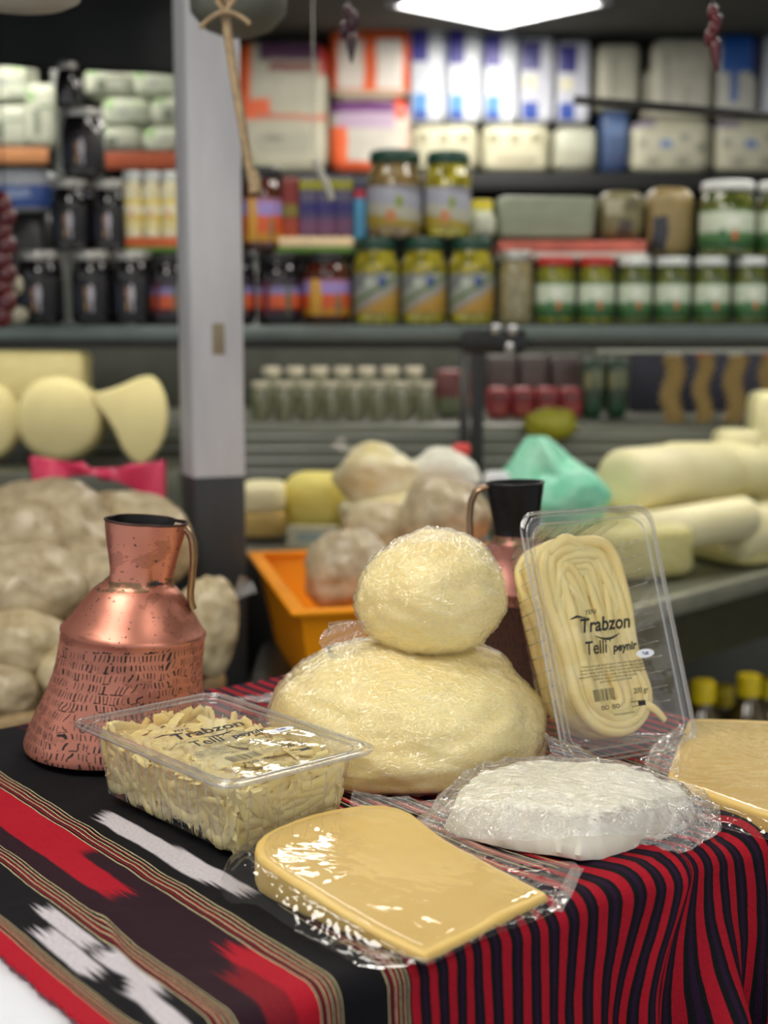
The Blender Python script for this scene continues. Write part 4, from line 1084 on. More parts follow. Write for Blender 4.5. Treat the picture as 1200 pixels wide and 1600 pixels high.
jar('tall pickle jar with brown contents in the upper pair', 574, 660, 236, 372, Y2, 'tall', G_CAPS, LID_G, LB_PIC2, 'upper pickle jars', z=tp_h)
jar('tall pickle jar with green contents in the upper pair', 663, 736, 238, 372, Y2, 'tall', G_PICK, LID_G, LB_PIC2, 'upper pickle jars', z=tp_h)
P_WY = block_mat('white_yellow_box', srgb(206,212,176), [(0,1,.74,1,srgb(206,190,24))])
pack('box', 'small white box with yellow top beside the upper pickle jars', 'box', 736, 770, 312, 372, Y2, .04, P_WY, e=.2, z=tp_h)
# upper glass case right with dim goods
z5 = at(0, 402, Y1).z + .001
tray('long red and white card strip on the olive jars', 780, 1010, 376, 404, Y2-.02, .14, simple('pinkred_card', srgb(178,92,76), .5, var=.3, sc=14), simple('white_card', srgb(188,186,176), .5))
P_TR = block_mat('frosted_box', srgb(126,134,112), [(.02,.98,.0,.1,srgb(106,112,92))], rough=.25)
pack('storage_box', 'frosted grey green plastic box above the olive jars', 'box', 776, 932, 306, 374, Y2+.01, .12, P_TR, e=.16)
pack('paper_roll', 'small white round pack left of the frosted box', 'pack', 742, 776, 330, 374, Y2-.03, .05, simple('white_wrap', srgb(178,180,160), .5), e=.7, z=tp_h)
P_DK = block_mat('dim_grain_bag', srgb(110,104,70), [(.1,.5,.5,.8,srgb(150,146,120)), (.4,.7,.1,.4,srgb(66,60,50)), (.6,.9,.6,.9,srgb(84,80,52))], wav=.3)
pack('grain_bag', 'dim speckled bag behind the upper jars, right of the frosted box', 'bag', 938, 1010, 296, 376, Y2+.02, .10, P_DK, e=.5, amp=.05)
pack('grain_bag', 'dim tan bag beside the upper vine leaf jars', 'bag', 1012, 1090, 290, 404, Y2+.02, .10, block_mat('dim_tan_bag', srgb(134,116,72), [(.1,.4,.1,.6,srgb(44,44,52))], wav=.3), e=.5, amp=.05, seed=2, z=z5)
for i, (a, b) in enumerate(((1092,1180),(1181,1262))): jar('large vine leaf jar with white lid on the olive jars, %s' % ('left one','cut by the photo edge'), a, b, 284, 402, Y2, 'short', G_OLIV2, LID_W, LB_GRN, 'upper vine leaf jars', z=z5) if False else jar('vine leaf jar with white lid above the olive jars, ' + ('left one' if i == 0 else 'cut by photo edge'), a, b, 284, 402, Y2, 'short', G_OLIV2, LID_W, LB_GRN, 'upper vine leaf jars', z=z5)
# at far left
pack('water_pack', 'white and blue wrapped bottle pack at the left edge', 'pack', -30, 80, 262, 330, Y2+.02, .10, block_mat('blue_white_wrap', srgb(196,200,206), [(0,1,.12,.62,srgb(64,96,176)), (.3,.7,.3,.5,srgb(160,180,220))], wav=.25), e=.4, amp=.04)
bo = pack('cloth_bundle', 'round black bag below the blue pack at the left edge', 'bag', 2, 80, 318, 506, Y2+.03, .12, M_BLACK, e=.6, amp=.06, z=SZ+.001)
pack('ledge_box', 'plain dark box behind the black bag carrying the blue pack', 'box', -40, 26, 331, 506, Y2+.04, .10, M_DARK, e=.15, z=SZ+.001)
rd = thing('pepper_string', 'string of dark red dried peppers at the left edge', 'dried peppers', at(6, 300, 2.4))
for i in range(9):
    q = at(4+6*(i % 2), 318+i*22, 2.4) - rd.location
    blob(q, (.017,.015,.020), i*3.1, .12, 12, nu=16, nv=10).build('pepper', simple('dried_pepper_red', srgb(84,12,22), .3, coat=.4), rd, auto=180)
MB().tube([Vector((0,0,CEIL-rd.location.z)), Vector((0,0,0)), at(8,500,2.4)-rd.location], .0015, 6).build('cord', M_BLACK, rd)
pack('garlic_head', 'pale round head hanging by the peppers at the left edge', 'garlic', 0, 32, 428, 462, 2.42, .035, simple('garlic_white', srgb(178,172,150), .5), e=.9, amp=.05)
pack('garlic_head', 'pale round head lying on the shelf by the peppers at the left edge', 'garlic', 2, 40, 478, 512, 2.69, .04, simple('garlic_white', srgb(178,172,150), .5), e=.9, amp=.05, z=SZ+.0005)

# ------------------------------------------------------------ counter body: back cabinet, ledge, decks
LZ = at(600, 664, 3.05).z
cb = thing('display_counter', 'grey steel refrigerated counter under the jar shelf', 'counter', (0, 3.2, 0))
ins = Matrix.Translation((0,-3.2,0))
M_LEDGE = simple('ledge_steel', srgb(98,99,88), .4, .25, sc=9)
MB().bbox((-1.3,3.05,0), (1.9,3.75,LZ), .006, ins).build('ledge', M_LEDGE, cb)
for i in range(4):
    z = LZ-.022-.026*i
    MB().bbox((-1.3,3.04,z-.007), (1.9,3.052,z), .002, ins).build('ridge', M_STEEL, cb)
MB().bbox((-1.3,3.72,LZ), (1.9,3.76,SZ-.02), .004, ins).build('back_panel', simple('back_panel_grey', srgb(78,80,72), .5), cb)
DZ = at(600, 842, 2.45).z               # left and middle deck
MB().bbox((-1.3,2.30,0), (.19,3.045,DZ), .006, ins).build('deck', M_STEEL, cb)
MB().bbox((-1.3,2.285,DZ-.30), (.19,2.302,DZ-.001), .004, ins).build('front_panel', simple('dark_panel', srgb(34,35,34), .4), cb)
# right counter, turned
a_ = at(1060, 937, 2.30); RZ = a_.z
dirc = Vector((.68, .733, 0)).normalized()
rc = thing('corner_counter', 'dark green counter with a pale metal lip at right, turned away, under the cheese pile', 'counter', (a_.x, a_.y, 0))
F0 = dirc*-.22; F1 = dirc*1.0
def prism(poly, z0, z1):
    n = len(poly); v = [Vector((p[0], p[1], z0)) for p in poly] + [Vector((p[0], p[1], z1)) for p in poly]
    return MB().add(v, [tuple(reversed(range(n))), tuple(range(n, 2*n))] + [(i, (i+1) % n, n+(i+1) % n, n+i) for i in range(n)])
poly = [(F0.x, F0.y), (F1.x, F1.y), (F1.x, 3.04-a_.y), (.20-a_.x, 3.04-a_.y), (.20-a_.x, 2.40-a_.y), (F0.x, 2.35-a_.y)]
prism(poly, RZ-.003, RZ+.012).build('deck', simple('deck_grey', srgb(96,98,84), .4), rc, smooth=False)
prism([(x*.99, y*.99+.004) for x, y in poly], RZ-.115, RZ-.0035).build('green_panel', simple('olive_panel', srgb(66,66,46), .45), rc, smooth=False)
Mr = Matrix(((dirc.x, -dirc.y, 0, 0), (dirc.y, dirc.x, 0, 0), (0,0,1,0), (0,0,0,1)))
MB().bbox((-.22,-.020,RZ-.020), (1.0,-.0005,RZ+.014), .005, Mr).build('metal_lip', simple('lip_metal', srgb(150,150,132), .35, .3), rc)
for x, y in ((F0.x+.05, F0.y+.12), (F1.x-.06, F1.y+.05), (F1.x-.06, 2.98-a_.y), (.26-a_.x, 2.98-a_.y)): MB().bbox((x-.02,y-.02,0), (x+.02,y+.02,RZ-.115), .003).build('leg', M_BLACK, rc)
prism([(x, y) for x, y in poly], .22, .255).build('lower_shelf', M_DARK, rc, smooth=False)
# glass case post and bracket
gp_ = thing('case_upright', 'thin black upright with a clamp between the counter cases', 'upright', (at(745,700,2.52).x, 2.52, DZ))
MB().bbox((-.011,-.008,0), (.011,.008,SZ-DZ-.03), .003).build('bar', M_BLACK, gp_)
bz = at(745, 532, 2.52).z - DZ
MB().bbox((-.028,-.016,bz-.022), (.085,.02,bz+.020), .006).build('clamp', M_BLACK, gp_)
for (x, z) in ((.055, bz-.012), (.060, bz+.018), (.03, bz+.02)):
    blob((x,-.018,z), (.010,.008,.010), 2, 0, nu=16, nv=10).build('bolt', simple('polished_bolt', srgb(190,190,190), .15, .9), gp_, auto=180)
MB().bbox((.10,-.01,bz-.008), (.62,.012,bz+.006), .003).build('rail', simple('case_rail', srgb(62,64,58), .35, .5), gp_)

# goods on the ledge behind
jj = 0
for r_, (pt, pb, Yb, x0) in enumerate(((596,664,3.22,392),(574,640,3.44,410))):
    for i in range(8 if r_ == 0 else 7):
        x = x0 + i*37
        jar('dim pale bottle in the %s row behind the counter glass, %s' % ('front' if r_ == 0 else 'back', ('first','second','third','fourth','fifth','sixth','seventh','eighth')[i] + ' from the post'), x, x+30, pt, pb, Yb, 'tall', G_CLEAR, LID_C, None, 'dim bottles on the counter ledge', name='bottle', cat='bottle', z=LZ+.001)
P_RG = block_mat('red_green_pack', srgb(116,50,52), [(0,1,0,.4,srgb(110,120,92)), (.6,1,.2,.5,srgb(170,120,90))], wav=.2)
pack('food_pack', 'red topped food pack left of the black upright', 'pack', 682, 738, 578, 662, 3.3, .08, P_RG, e=.3, z=LZ+.001)
P_RD = block_mat('red_pack', srgb(150,30,40), [(.1,.9,.5,.9,srgb(110,14,24)), (.2,.8,.1,.4,srgb(156,74,66))], wav=.2)
for i in range(4): pack('red_pack', 'dim red packet on the ledge, %s from the black upright' % ('first','second','third','fourth')[i], 'packet', 762+i*38, 798+i*38, 606, 664, 3.25, .07, P_RD, 'red packets on the ledge', e=.4, z=LZ+.001)
P_DB = block_mat('dark_box', srgb(58,44,44), [(.1,.9,.3,.7,srgb(70,50,48))], wav=.2)
for i in range(3): pack('dark_box', 'dark brown box standing behind the red packets, %s' % ('left','middle','right')[i], 'box', 760+i*50, 808+i*50, 556, 660, 3.42, .08, P_DB, 'dark boxes behind the red packets', e=.2, z=LZ+.001)
pack('yellow_bunch', 'olive yellow round bag peeking over the green bag', 'bag', 822, 908, 638, 690, 2.98, .07, simple('olive_yellow', srgb(146,142,32), .5, bmp=.5), e=.9, amp=.12)
P_GD = block_mat('green_dark_pack', srgb(30,54,34), [(.05,.4,.5,.75,srgb(132,128,84)), (.55,.95,.5,.8,srgb(100,108,76)), (.2,.8,.0,.3,srgb(24,70,44))], wav=.2)
for i in range(2): pack('green_pack', 'dark green pack with pale spot, %s of two' % ('left','right')[i], 'packet', 910+i*38, 946+i*38, 560, 668, 3.25, .07, P_GD, 'dark green packs on the ledge', e=.4, z=LZ+.001)
bb = MB().bbox((at(985,600,3.5).x, 3.5, LZ+.001), (at(1290,600,3.5).x, 3.53, at(985,548,3.5).z), .004).build('backing_board', simple('navy_board', srgb(26,28,44), .5)); tag(bb, 'dark navy board behind the hanging tan strings', 'board')
tg = simple('white_red_tag', srgb(186,176,160), .5)
rail = MB().bbox((at(930,548,3.12).x, 3.11, at(0,552,3.12).z), (at(1290,548,3.12).x, 3.14, at(0,545,3.12).z), .003).build('hanging_rail', M_STEEL); tag(rail, 'pale narrow rail with the tan strings under the jar shelf', 'rail')
for i, (x, w) in enumerate(((1052,34),(1100,28),(1150,34),(1202,28))):
    topv = at(x, 553, 3.125); t = thing('fig_string', 'bumpy tan string of dried figs on the navy board, %s from left' % ('first','second','third','fourth')[i], 'dried figs', topv, 'strings of dried figs')
    Hh = (at(x, 553, 3.125) - at(x, 662, 3.125)).z
    for k in range(8):
        z = -(k+.7)/8.3*Hh; o_ = .006*math.sin(k*1.1+i)
        inst('fig', 'fig', simple('dried_fig', srgb(158,132,82), .6, var=.25, sc=40), t, (o_, 0, z), (w/2200*3.12*.52, .018, .0115), mb=blob((0,0,0), (1,1,1), 5, .08, 12, nu=18, nv=12))
    MB().bbox((-.016,-.006,-.006), (.016,.006,.012), .002).build('paper_tag', simple('red_tag', srgb(170,70,54), .5) if i % 2 else tg, t)
    MB().tube([(0,0,0), (0,0,-Hh*.95)], .0012, 5).build('cord', M_BLACK, t)

# ------------------------------------------------------------ cheeses left
M_CH1 = cheese_mat('ivory_cheese', srgb(206,192,138), srgb(220,206,152), .5, .1, 9, 0)
M_CH2 = cheese_mat('cream_cheese_block', srgb(232,222,172), srgb(242,234,190), .5, .1, 9, 0)
M_CH3 = cheese_mat('bright_yellow_cheese', srgb(232,214,104), srgb(242,228,128), .5, .1, 9, 0)
def wheel(label, cx, cy, rp, Y, th, lean=0, yaw=0, matl=M_CH1, name='round_cheese', grp=None):
    c = at(cx, cy, Y); r = rp/2200*Y
    prof = [(0,-.5),(.80,-.5),(.93,-.46),(.985,-.38),(1,-.2),(1,.2),(.985,.38),(.93,.46),(.80,.5),(0,.5)]
    m = MB().lathe([(a*r, b*th) for a, b in prof], 40, mod=lambda p, a, rr, z: Vector((p.x*(1+.02*nz((math.cos(a), math.sin(a), z*9), 1.5, cx)), p.y*(1+.02*nz((math.cos(a), math.sin(a), 3), 1.5, cx)), p.z)))
    o = m.build(name, matl, auto=50); o.location = c; o.rotation_euler = (R(90)-lean, 0, yaw); return tag(o, label, 'cheese', grp)
CLZ = at(0, 722, 2.92).z
MB_ = MB().bbox((-1.08,2.70,DZ+.001), (at(300,700,2.9).x, 3.03, CLZ), .004).build('riser_shelf', M_LEDGE); tag(MB_, 'grey metal riser carrying the large cheeses left of the post', 'riser')
wheel('round ivory cheese cut off by the left photo edge', -30, 658, 66, 2.86, .09, .15, .2, grp='ivory cheeses')
wheel('round ivory cheese standing under the square cut block', 98, 655, 66, 2.84, .10, .12, 0, grp='ivory cheeses')
pack('cheese_block', 'large ivory cheese block with square corner on top of the round cheeses', 'cheese', -60, 130, 548, 628, 2.93, .10, M_CH1, 'ivory cheeses', e=.22, amp=.02, seed=3)
# fan shaped half wheel
def fan():
    base = at(200, 655, 2.84); k = 2.84/2200
    pts = [(-48,-30),(-20,-12),(30,66),(52,76-12),(58,20),(56,-20),(38,-48),(8,-64),(-2,-72),(-12,-60)]
    ptsn = [(-62,38),(-20,46),(28,68),(48,62),(62,30),(62,-10),(50,-45),(30,-68),(12,-72),(-8,-50),(-22,-10)]
    ol = smooth_outline([(x*k, z*k) for x, z in ptsn], 60, 1); n = len(ol); th = .085
    rings = [(-th/2, .90), (-th/2*.96, .97), (-th/2*.8, 1), (th/2*.8, 1), (th/2*.96, .97), (th/2, .90)]
    vs = [Vector((p.x*s, y, p.y*s)) for y, s in rings for p in ol]; fs = [(j*n+i, j*n+(i+1) % n, (j+1)*n+(i+1) % n, (j+1)*n+i) for j in range(5) for i in range(n)] + [tuple(range(n)), tuple(reversed(range(5*n, 6*n)))]
    m = MB().add(vs, fs); o = m.build('cheese_half', M_CH1, auto=50); o.location = base; o.rotation_euler = (-.1, 0, .15); return tag(o, 'fan shaped half of an ivory cheese leaning right, nearest the post', 'cheese', 'ivory cheeses')
fan()
# yellow and pale cheeses in the middle
pack('yellow_cheese', 'bright yellow rounded cheese on the counter behind the orange crate', 'cheese', 438, 546, 744, 842, 2.42, .14, M_CH3, e=.6, amp=.04, z=DZ+.001)
t = thing('cheese_plate', 'pale cheese slab with tan side next to the post behind the crate', 'cheese', at(408, 842, 2.40)); k = 2.40/2200
inst('pale_top', 'p1', M_CH2, t, (0,.05,.040), (76*k,.12,.055), mb=pillow_mesh('p1', .5, .03)); inst('tan_side', 'p2', simple('tan_rind', srgb(192,162,92), .5), t, (0,.05,0), (80*k,.125,.05), mb=pillow_mesh('p2', .4, .03))
pack('price_card', 'pale bluish paper strip in front of the yellow cheese', 'paper', 448, 530, 822, 846, 2.34, .01, block_mat('card_paper', srgb(206,206,176), [(.2,.8,.3,.7,srgb(160,184,180))]), e=.2, z=DZ+.001)

# ------------------------------------------------------------ bags
def bag_mat(name, c1, c2, sc=26, coat=.35, b=.6, rough=.4, cs=.3):
    m, nt, p, out = mat(name)
    f, _ = ntex(nt, sc, 5, .65); g, _ = ntex(nt, sc*.35, 2, .5, dist=1.5)
    L(nt, ramp(nt, f, [(.32, c1), (.66, c2)]), p.inputs['Base Color']); p.inputs['Roughness'].default_value = rough
    p.inputs['Coat Weight'].default_value = coat; p.inputs['Coat Roughness'].default_value = .16
    bump(nt, math_(nt, 'POWER', math_(nt, 'ABSOLUTE', math_(nt, 'SUBTRACT', g, .5)), .8), b*.5, .012, p, 'Coat Normal'); bump(nt, f, .4, .006, p); return m
B_CURD = bag_mat('bagged_dry_curd', srgb(158,138,104), srgb(208,192,158), 40)
B_CURD2 = bag_mat('bagged_crumbly_curd', srgb(168,146,106), srgb(212,196,158), 34)
B_WHITE = bag_mat('white_plastic_bag', srgb(218,218,198), srgb(242,240,226), 12)
B_YW = bag_mat('yellow_cheese_in_bag', srgb(218,200,132), srgb(240,236,212), 12)
def fbag(name, label, cx, cy, rx, ry, Y, matl, seed, grp=None, knot=None, amp=.15, ryy=None, ex=1.0, cat='bag'):
    c = at(cx, cy, Y); k = Y/2200
    t = thing(name, label, cat, Vector((c.x, c.y, c.z-ry*k*.95)), grp)
    blob((0,0,ry*k*.95), (rx*k, (ryy or rx*.8)*k, ry*k), seed, amp, 11, nu=60, nv=40, e=ex).build('filled_bag', matl, t, auto=180)
    if knot:
        dx, dz, s = knot
        def f(u, v):
            a = 2*math.pi*(u % 1); r = s*k*(.18 + .9*v**1.4)*(1+.25*math.sin(a*3+seed))
            d = Vector((dx, 0, dz)).normalized(); w = Vector((0,1,0)); q = d.cross(w)
            base = Vector((dx*k, 0, dz*k + ry*k*.95))
            return base + d*v*s*k*1.6 + w*r*math.cos(a)*.8 + q*r*math.sin(a)*.6
        MB().grid(f, 18, 8).build('knotted_neck', M_FILM_BAG, t, auto=180)
    return t
gC = 'curd bags piled in the basket'
fbag('curd_bag', 'largest beige curd bag on top of the pile at the left edge', 70, 838, 122, 88, 1.92, B_CURD, 1.0, gC)
fbag('curd_bag', 'beige curd bag behind the neck of the copper pitcher', 205, 850, 98, 84, 1.97, B_CURD2, 2.0, gC)
fbag('curd_bag', 'beige curd bag at the left edge below the top one', 30, 925, 108, 78, 1.78, B_CURD, 3.0, gC)
fbag('curd_bag', 'beige curd bag left of the pitcher neck', 145, 920, 78, 66, 1.84, B_CURD, 4.5, gC)
fbag('curd_bag', 'beige curd bag at the left edge above the basket rim', 35, 1008, 82, 58, 1.70, B_CURD2, 5.0, gC)
fbag('curd_bag', 'small beige curd bag in the bottom left corner of the pile', 12, 1082, 52, 46, 1.66, B_CURD, 6.0, gC)
fbag('curd_bag', 'small beige curd bag beside the pitcher shoulder at left', 112, 1050, 62, 52, 1.68, B_CURD2, 7.0, gC)
fbag('curd_bag', 'beige curd bag with knotted corner between the pitcher and the post', 322, 978, 56, 76, 1.74, B_CURD2, 8.0, gC, knot=(40, 40, 26), amp=.2)
fbag('curd_bag', 'beige curd bag hidden mostly behind the pitcher body', 240, 1000, 84, 80, 1.80, B_CURD, 9.0, gC)
BZ = at(30, 1128, 1.62).z
# wicker basket
bk_ = thing('wicker_basket', 'wide pale wicker basket under the curd bags at left', 'basket', (-.62, 1.80, BZ-.16))
M_WIK = simple('wicker', srgb(158,132,92), .6, var=.3, sc=60)
bx, by = .40, .21
for k in range(9):
    z = .008+.017*k; q = 1-.012*(8-k)
    MB().tube([Vector(((bx*q)*math.cos(a), (by*q)*math.sin(a), z + .0035*math.sin(a*30+math.pi*(k % 2)))) for a in [2*math.pi*i/90 for i in range(90)]], .0075, 6, closed=True).build('woven_strand', M_WIK, bk_, auto=180)
for i in range(36):
    a = 2*math.pi*i/36; MB().tube([(bx*.90*math.cos(a), by*.90*math.sin(a), 0), (bx*.99*math.cos(a), by*.99*math.sin(a), .155)], .004, 5).build('stake', M_WIK, bk_)
MB().tube([Vector((bx*math.cos(a), by*math.sin(a), .160+.003*math.sin(a*24))) for a in [2*math.pi*i/72 for i in range(72)]], .013, 8, closed=True).build('rim', M_WIK, bk_, auto=180)
MB().lathe([(0,0),(1,0),(1,.006),(0,.006)], 40, mod=lambda p, a, r, z: Vector((p.x*bx*.9, p.y*by*.9, p.z))).build('bottom', M_WIK, bk_)
ft = MB(); 
sb = thing('display_stand', 'low black stand under the basket and the orange crate', 'stand', (0, 2.0, 0))
MB().bbox((-1.0,-.42,.55), (-.315,.25,BZ-.162), .006).build('left_block', M_DARK, sb)
CZ = at(466, 1098, 1.78).z
MB().bbox((-.19,-.25,.40), (.36,.28,CZ-.002), .006).build('right_block', M_BLACK, sb)
MB().bbox((-.95,-.38,0), (-.35,.20,.55), .01).build('base', M_DARK, sb)
MB().bbox((-.17,-.20,0), (.30,.20,.40), .01).build('base', M_DARK, sb)
MB().bbox((-.36,-.42,.50), (-.16,-.30,.55), .004).build('link_bar', M_DARK, sb)
MB().bbox((-.19,-.42,.50), (-.17,-.24,.55), .004).build('link_bar', M_DARK, sb)
# orange crate
cn = at(469, 962, 1.74); Hc = cn.z - CZ
a0 = R(12)
Mc = Matrix.Translation((cn.x, cn.y, CZ)) @ Matrix.Rotation(a0, 4, 'Z')
ct = thing('plastic_crate', 'orange yellow plastic crate behind the cheese ball', 'crate', M=Mc)
M_CR = simple('orange_plastic', srgb(242,152,0), .55, spec=.25, var=.04, sss=0)
CW, CL, tk = .42, .46, .004
def crate_wall(p0, p1, q0, q1, name):
    """wall between top edge p0-p1 and bottom edge q0-q1, slightly thick"""
    n = (p1-p0).cross(q0-p0).normalized()*tk
    MB().add([p0,p1,q1,q0,p0+n,p1+n,q1+n,q0+n], [(0,1,2,3),(7,6,5,4),(0,4,5,1),(1,5,6,2),(2,6,7,3),(3,7,4,0)]).build(name, M_CR, ct, smooth=False)
i_ = .055
tpz = [Vector((0,0,Hc)), Vector((CW,0,Hc)), Vector((CW,CL,Hc)), Vector((0,CL,Hc))]
btz = [Vector((i_*.4,i_*.4,0)), Vector((CW-i_,i_*.4,0)), Vector((CW-i_,CL-i_,0)), Vector((i_*.4,CL-i_,0))]
for k in range(4): crate_wall(tpz[k], tpz[(k+1) % 4], btz[k], btz[(k+1) % 4], 'side_wall')
crate_wall(btz[0], btz[1], btz[3], btz[2], 'bottom')
for k in range(4):
    a, b = tpz[k], tpz[(k+1) % 4]; d = (b-a).normalized(); o_ = Vector((d.y, -d.x, 0))
    m = MB(); w = .013
    m.add([a-d*w+o_*w, b+d*w+o_*w, b-d*.008-o_*.008, a+d*.008-o_*.008] + [v+Vector((0,0,.008)) for v in (a-d*w+o_*w, b+d*w+o_*w, b-d*.008-o_*.008, a+d*.008-o_*.008)], [(3,2,1,0),(4,5,6,7),(0,1,5,4),(1,2,6,5),(2,3,7,6),(3,0,4,7)])
    o = m.build('rim', M_CR, ct, smooth=False); bv = o.modifiers.new('b', 'BEVEL'); bv.width = .003; bv.segments = 2
gD = 'curd bags in the orange crate'
fbag('curd_bag', 'round curd bag in the crate nearest the left side', 545, 895, 76, 66, 1.93, B_CURD, 12, gD)
fbag('curd_bag', 'round curd bag in the crate behind the cheese ball', 597, 838, 66, 52, 2.08, B_CURD2, 13, gD)
fbag('curd_bag', 'pinkish curd bag at the right of the crate by the pitcher handle', 692, 812, 72, 66, 2.06, B_CURD, 14, gD)
fbag('curd_bag', 'low curd bag in the crate hidden behind the cheese ball', 660, 905, 82, 62, 1.94, B_CURD2, 15, gD)
gE = 'clear bags of cheese on the counter'
fbag('cheese_bag', 'bulging clear bag of white and yellow cheese right of the yellow cheese', 590, 745, 66, 52, 2.38, B_YW, 21, gE, knot=(-40, 36, 20), amp=.16)
fbag('cheese_bag', 'clear bag of white cheese left of the black upright', 690, 745, 58, 46, 2.40, B_WHITE, 22, gE, amp=.14)
pack('red_packet', 'small bright red packet on the white cheese bag', 'packet', 708, 736, 694, 712, 2.40, .03, simple('bright_red', srgb(222,70,70), .4), e=.6)
fbag('cheese_bag', 'low bag of cheese under the two white bags', 640, 805, 110, 46, 2.38, B_YW, 23, gE, amp=.12)
# pink bag
def pink():
    a = at(55, 790, 2.06); k = 2.06/2200
    def f(u, v):
        x = 200*u; top = 78 - 14*math.sin(u*math.pi) - 8*u; bot = 30 - 36*max(0,u-.55)/.45 + 20*math.sin(u*math.pi)
        z = bot+(top-bot)*v
        return Vector((a.x + x*k, 2.06 + .012*math.sin(u*9) + .01*v*math.sin(u*14), a.z + z*k))
    m = MB().grid(f, 40, 12); o = m.build('pink_bag', simple('pink_plastic', srgb(232,62,104), .35, coat=.3, bmp=.3), auto=180)
    so = o.modifiers.new('s', 'SOLIDIFY'); so.thickness = .012; tag(o, 'bright pink folded plastic bag draped over the curd bags', 'bag')
pink()
# green bag
M_GR = bag_mat('mint_green_bag', srgb(108,212,172), srgb(172,236,204), 14, b=.9)
t = fbag('green_bag', 'translucent mint green bag tied at the top, beside the right cheese pile', 872, 778, 78, 62, 2.42, M_GR, 31, None, amp=.12)
c = at(850, 725, 2.42)
def gtop(u, v):
    a = 2*math.pi*(u % 1); k = 2.42/2200
    r = (54*(1-v)**.8 + 13)*(1 + .16*math.sin(a*5+v*3) + .1*math.sin(a*9))
    return Vector((r*k*math.cos(a) + (c.x - t.location.x) - .012*v, r*k*.7*math.sin(a), (c.z - t.location.z) + (-30+74*v)*k))
MB().grid(gtop, 64, 16).build('gathered_top', M_GR, t, auto=180)
pack('blue_white_wrapper', 'small blue and white wrapper left of the green bag', 'wrapper', 756, 800, 738, 772, 2.36, .04, block_mat('blue_wrapper', srgb(222,228,232), [(0,1,.1,.5,srgb(44,110,190))]), e=.6)
# right cheese pile
gR = 'cheeses piled on the corner counter'
def roll(label, x0, y0, x1, y1, rp, Y0, Y1_, matl=M_CH2):
    a = at(x0, y0, Y0); b = at(x1, y1, Y1_); r = rp/2200*(Y0+Y1_)/2; d = (b-a); Ln = d.length
    prof = [(0,0),(.55*r,.0),(.85*r,.06*r),(r,.3*r),(r*1.02,Ln*.5),(r,Ln-.3*r),(.85*r,Ln-.05*r),(.5*r,Ln),(0,Ln)]
    q = d.to_track_quat('Z', 'Y').to_matrix().to_4x4(); q.translation = a
    o = MB().lathe(prof, 32, mod=lambda p, an, rr, z: p*(1+0*z) + Vector((math.cos(an), math.sin(an), 0))*.003*nz((math.cos(an), math.sin(an), z*12), 1.3, x0)).build('cheese_roll', matl, auto=50); o.matrix_world = q
    return tag(o, label, 'cheese', gR)
roll('thick pale cheese roll with its round end facing the green bag', 965, 752, 1130, 738, 50, 2.50, 2.72)
roll('long pale cheese roll lying low across the pile', 985, 838, 1172, 806, 34, 2.42, 2.52)
roll('pale cheese roll at the back of the pile reaching the right edge', 1040, 735, 1230, 730, 42, 2.66, 2.82)
roll('pale cheese roll cut by the right photo edge, low', 1140, 838, 1260, 815, 40, 2.54, 2.66)
pack('cheese_block', 'small pale cheese block on the back of the pile near the right edge', 'cheese', 1122, 1196, 672, 760, 2.74, .09, M_CH2, gR, e=.4, amp=.04, seed=5)
pack('cheese_block', 'tall pale cheese slab standing at the right photo edge', 'cheese', 1176, 1262, 612, 800, 2.80, .09, M_CH2, gR, e=.25, amp=.02, seed=6)
pack('cheese_block', 'flat yellowish cheese base under the rolls', 'cheese', 868, 1080, 820, 900, 2.36, .22, cheese_mat('greenish_cheese', srgb(200,192,120), srgb(220,212,150), .5, .1, 9, 0), gR, e=.4, amp=.05, seed=7, rot=.4, z=RZ+.013)
pack('cheese_block', 'flat yellowish cheese base at the right edge under the rolls', 'cheese', 1080, 1300, 845, 895, 2.56, .22, cheese_mat('greenish_cheese_b', srgb(196,188,116), srgb(214,206,144), .5, .1, 9, 0), gR, e=.4, amp=.05, seed=8, rot=.6, z=RZ+.013)
pack('cheese_block', 'large pale cheese behind the thick roll', 'cheese', 950, 1160, 742, 850, 2.72, .22, M_CH2, gR, e=.4, amp=.05, seed=9, z=RZ+.013)
# oil bottles with yellow caps
for i, (x, y, Yb) in enumerate(((1098,1078,2.36),(1170,1068,2.44),(1128,1084,2.56),(1202,1072,2.62))):
    c = at(x, y, Yb); zb = .256; Hb = c.z + .018 - zb
    t = thing('oil_bottle', 'oil bottle with yellow cap under the corner counter, ' + ('front left','front right','back left, dim','back right, dim')[i], 'bottle', (c.x, Yb, zb), 'yellow capped oil bottles')
    inst('bottle_body', 'oil', simple('dark_oil', srgb(70,58,26), .1, coat=1, var=.1), t, (0,0,0), (1,1,Hb/.32), mb=MB().lathe([(0,0),(.05,0),(.056,.01),(.056,.20),(.050,.24),(.022,.275),(.018,.285),(.018,.29)], 28))
    inst('cap', 'oilcap', LID_Y, t, (0,0,Hb-.040), 1, mb=MB().lathe([(.018,0),(.0215,.002),(.0220,.032),(.020,.038),(0,.038)], 24))

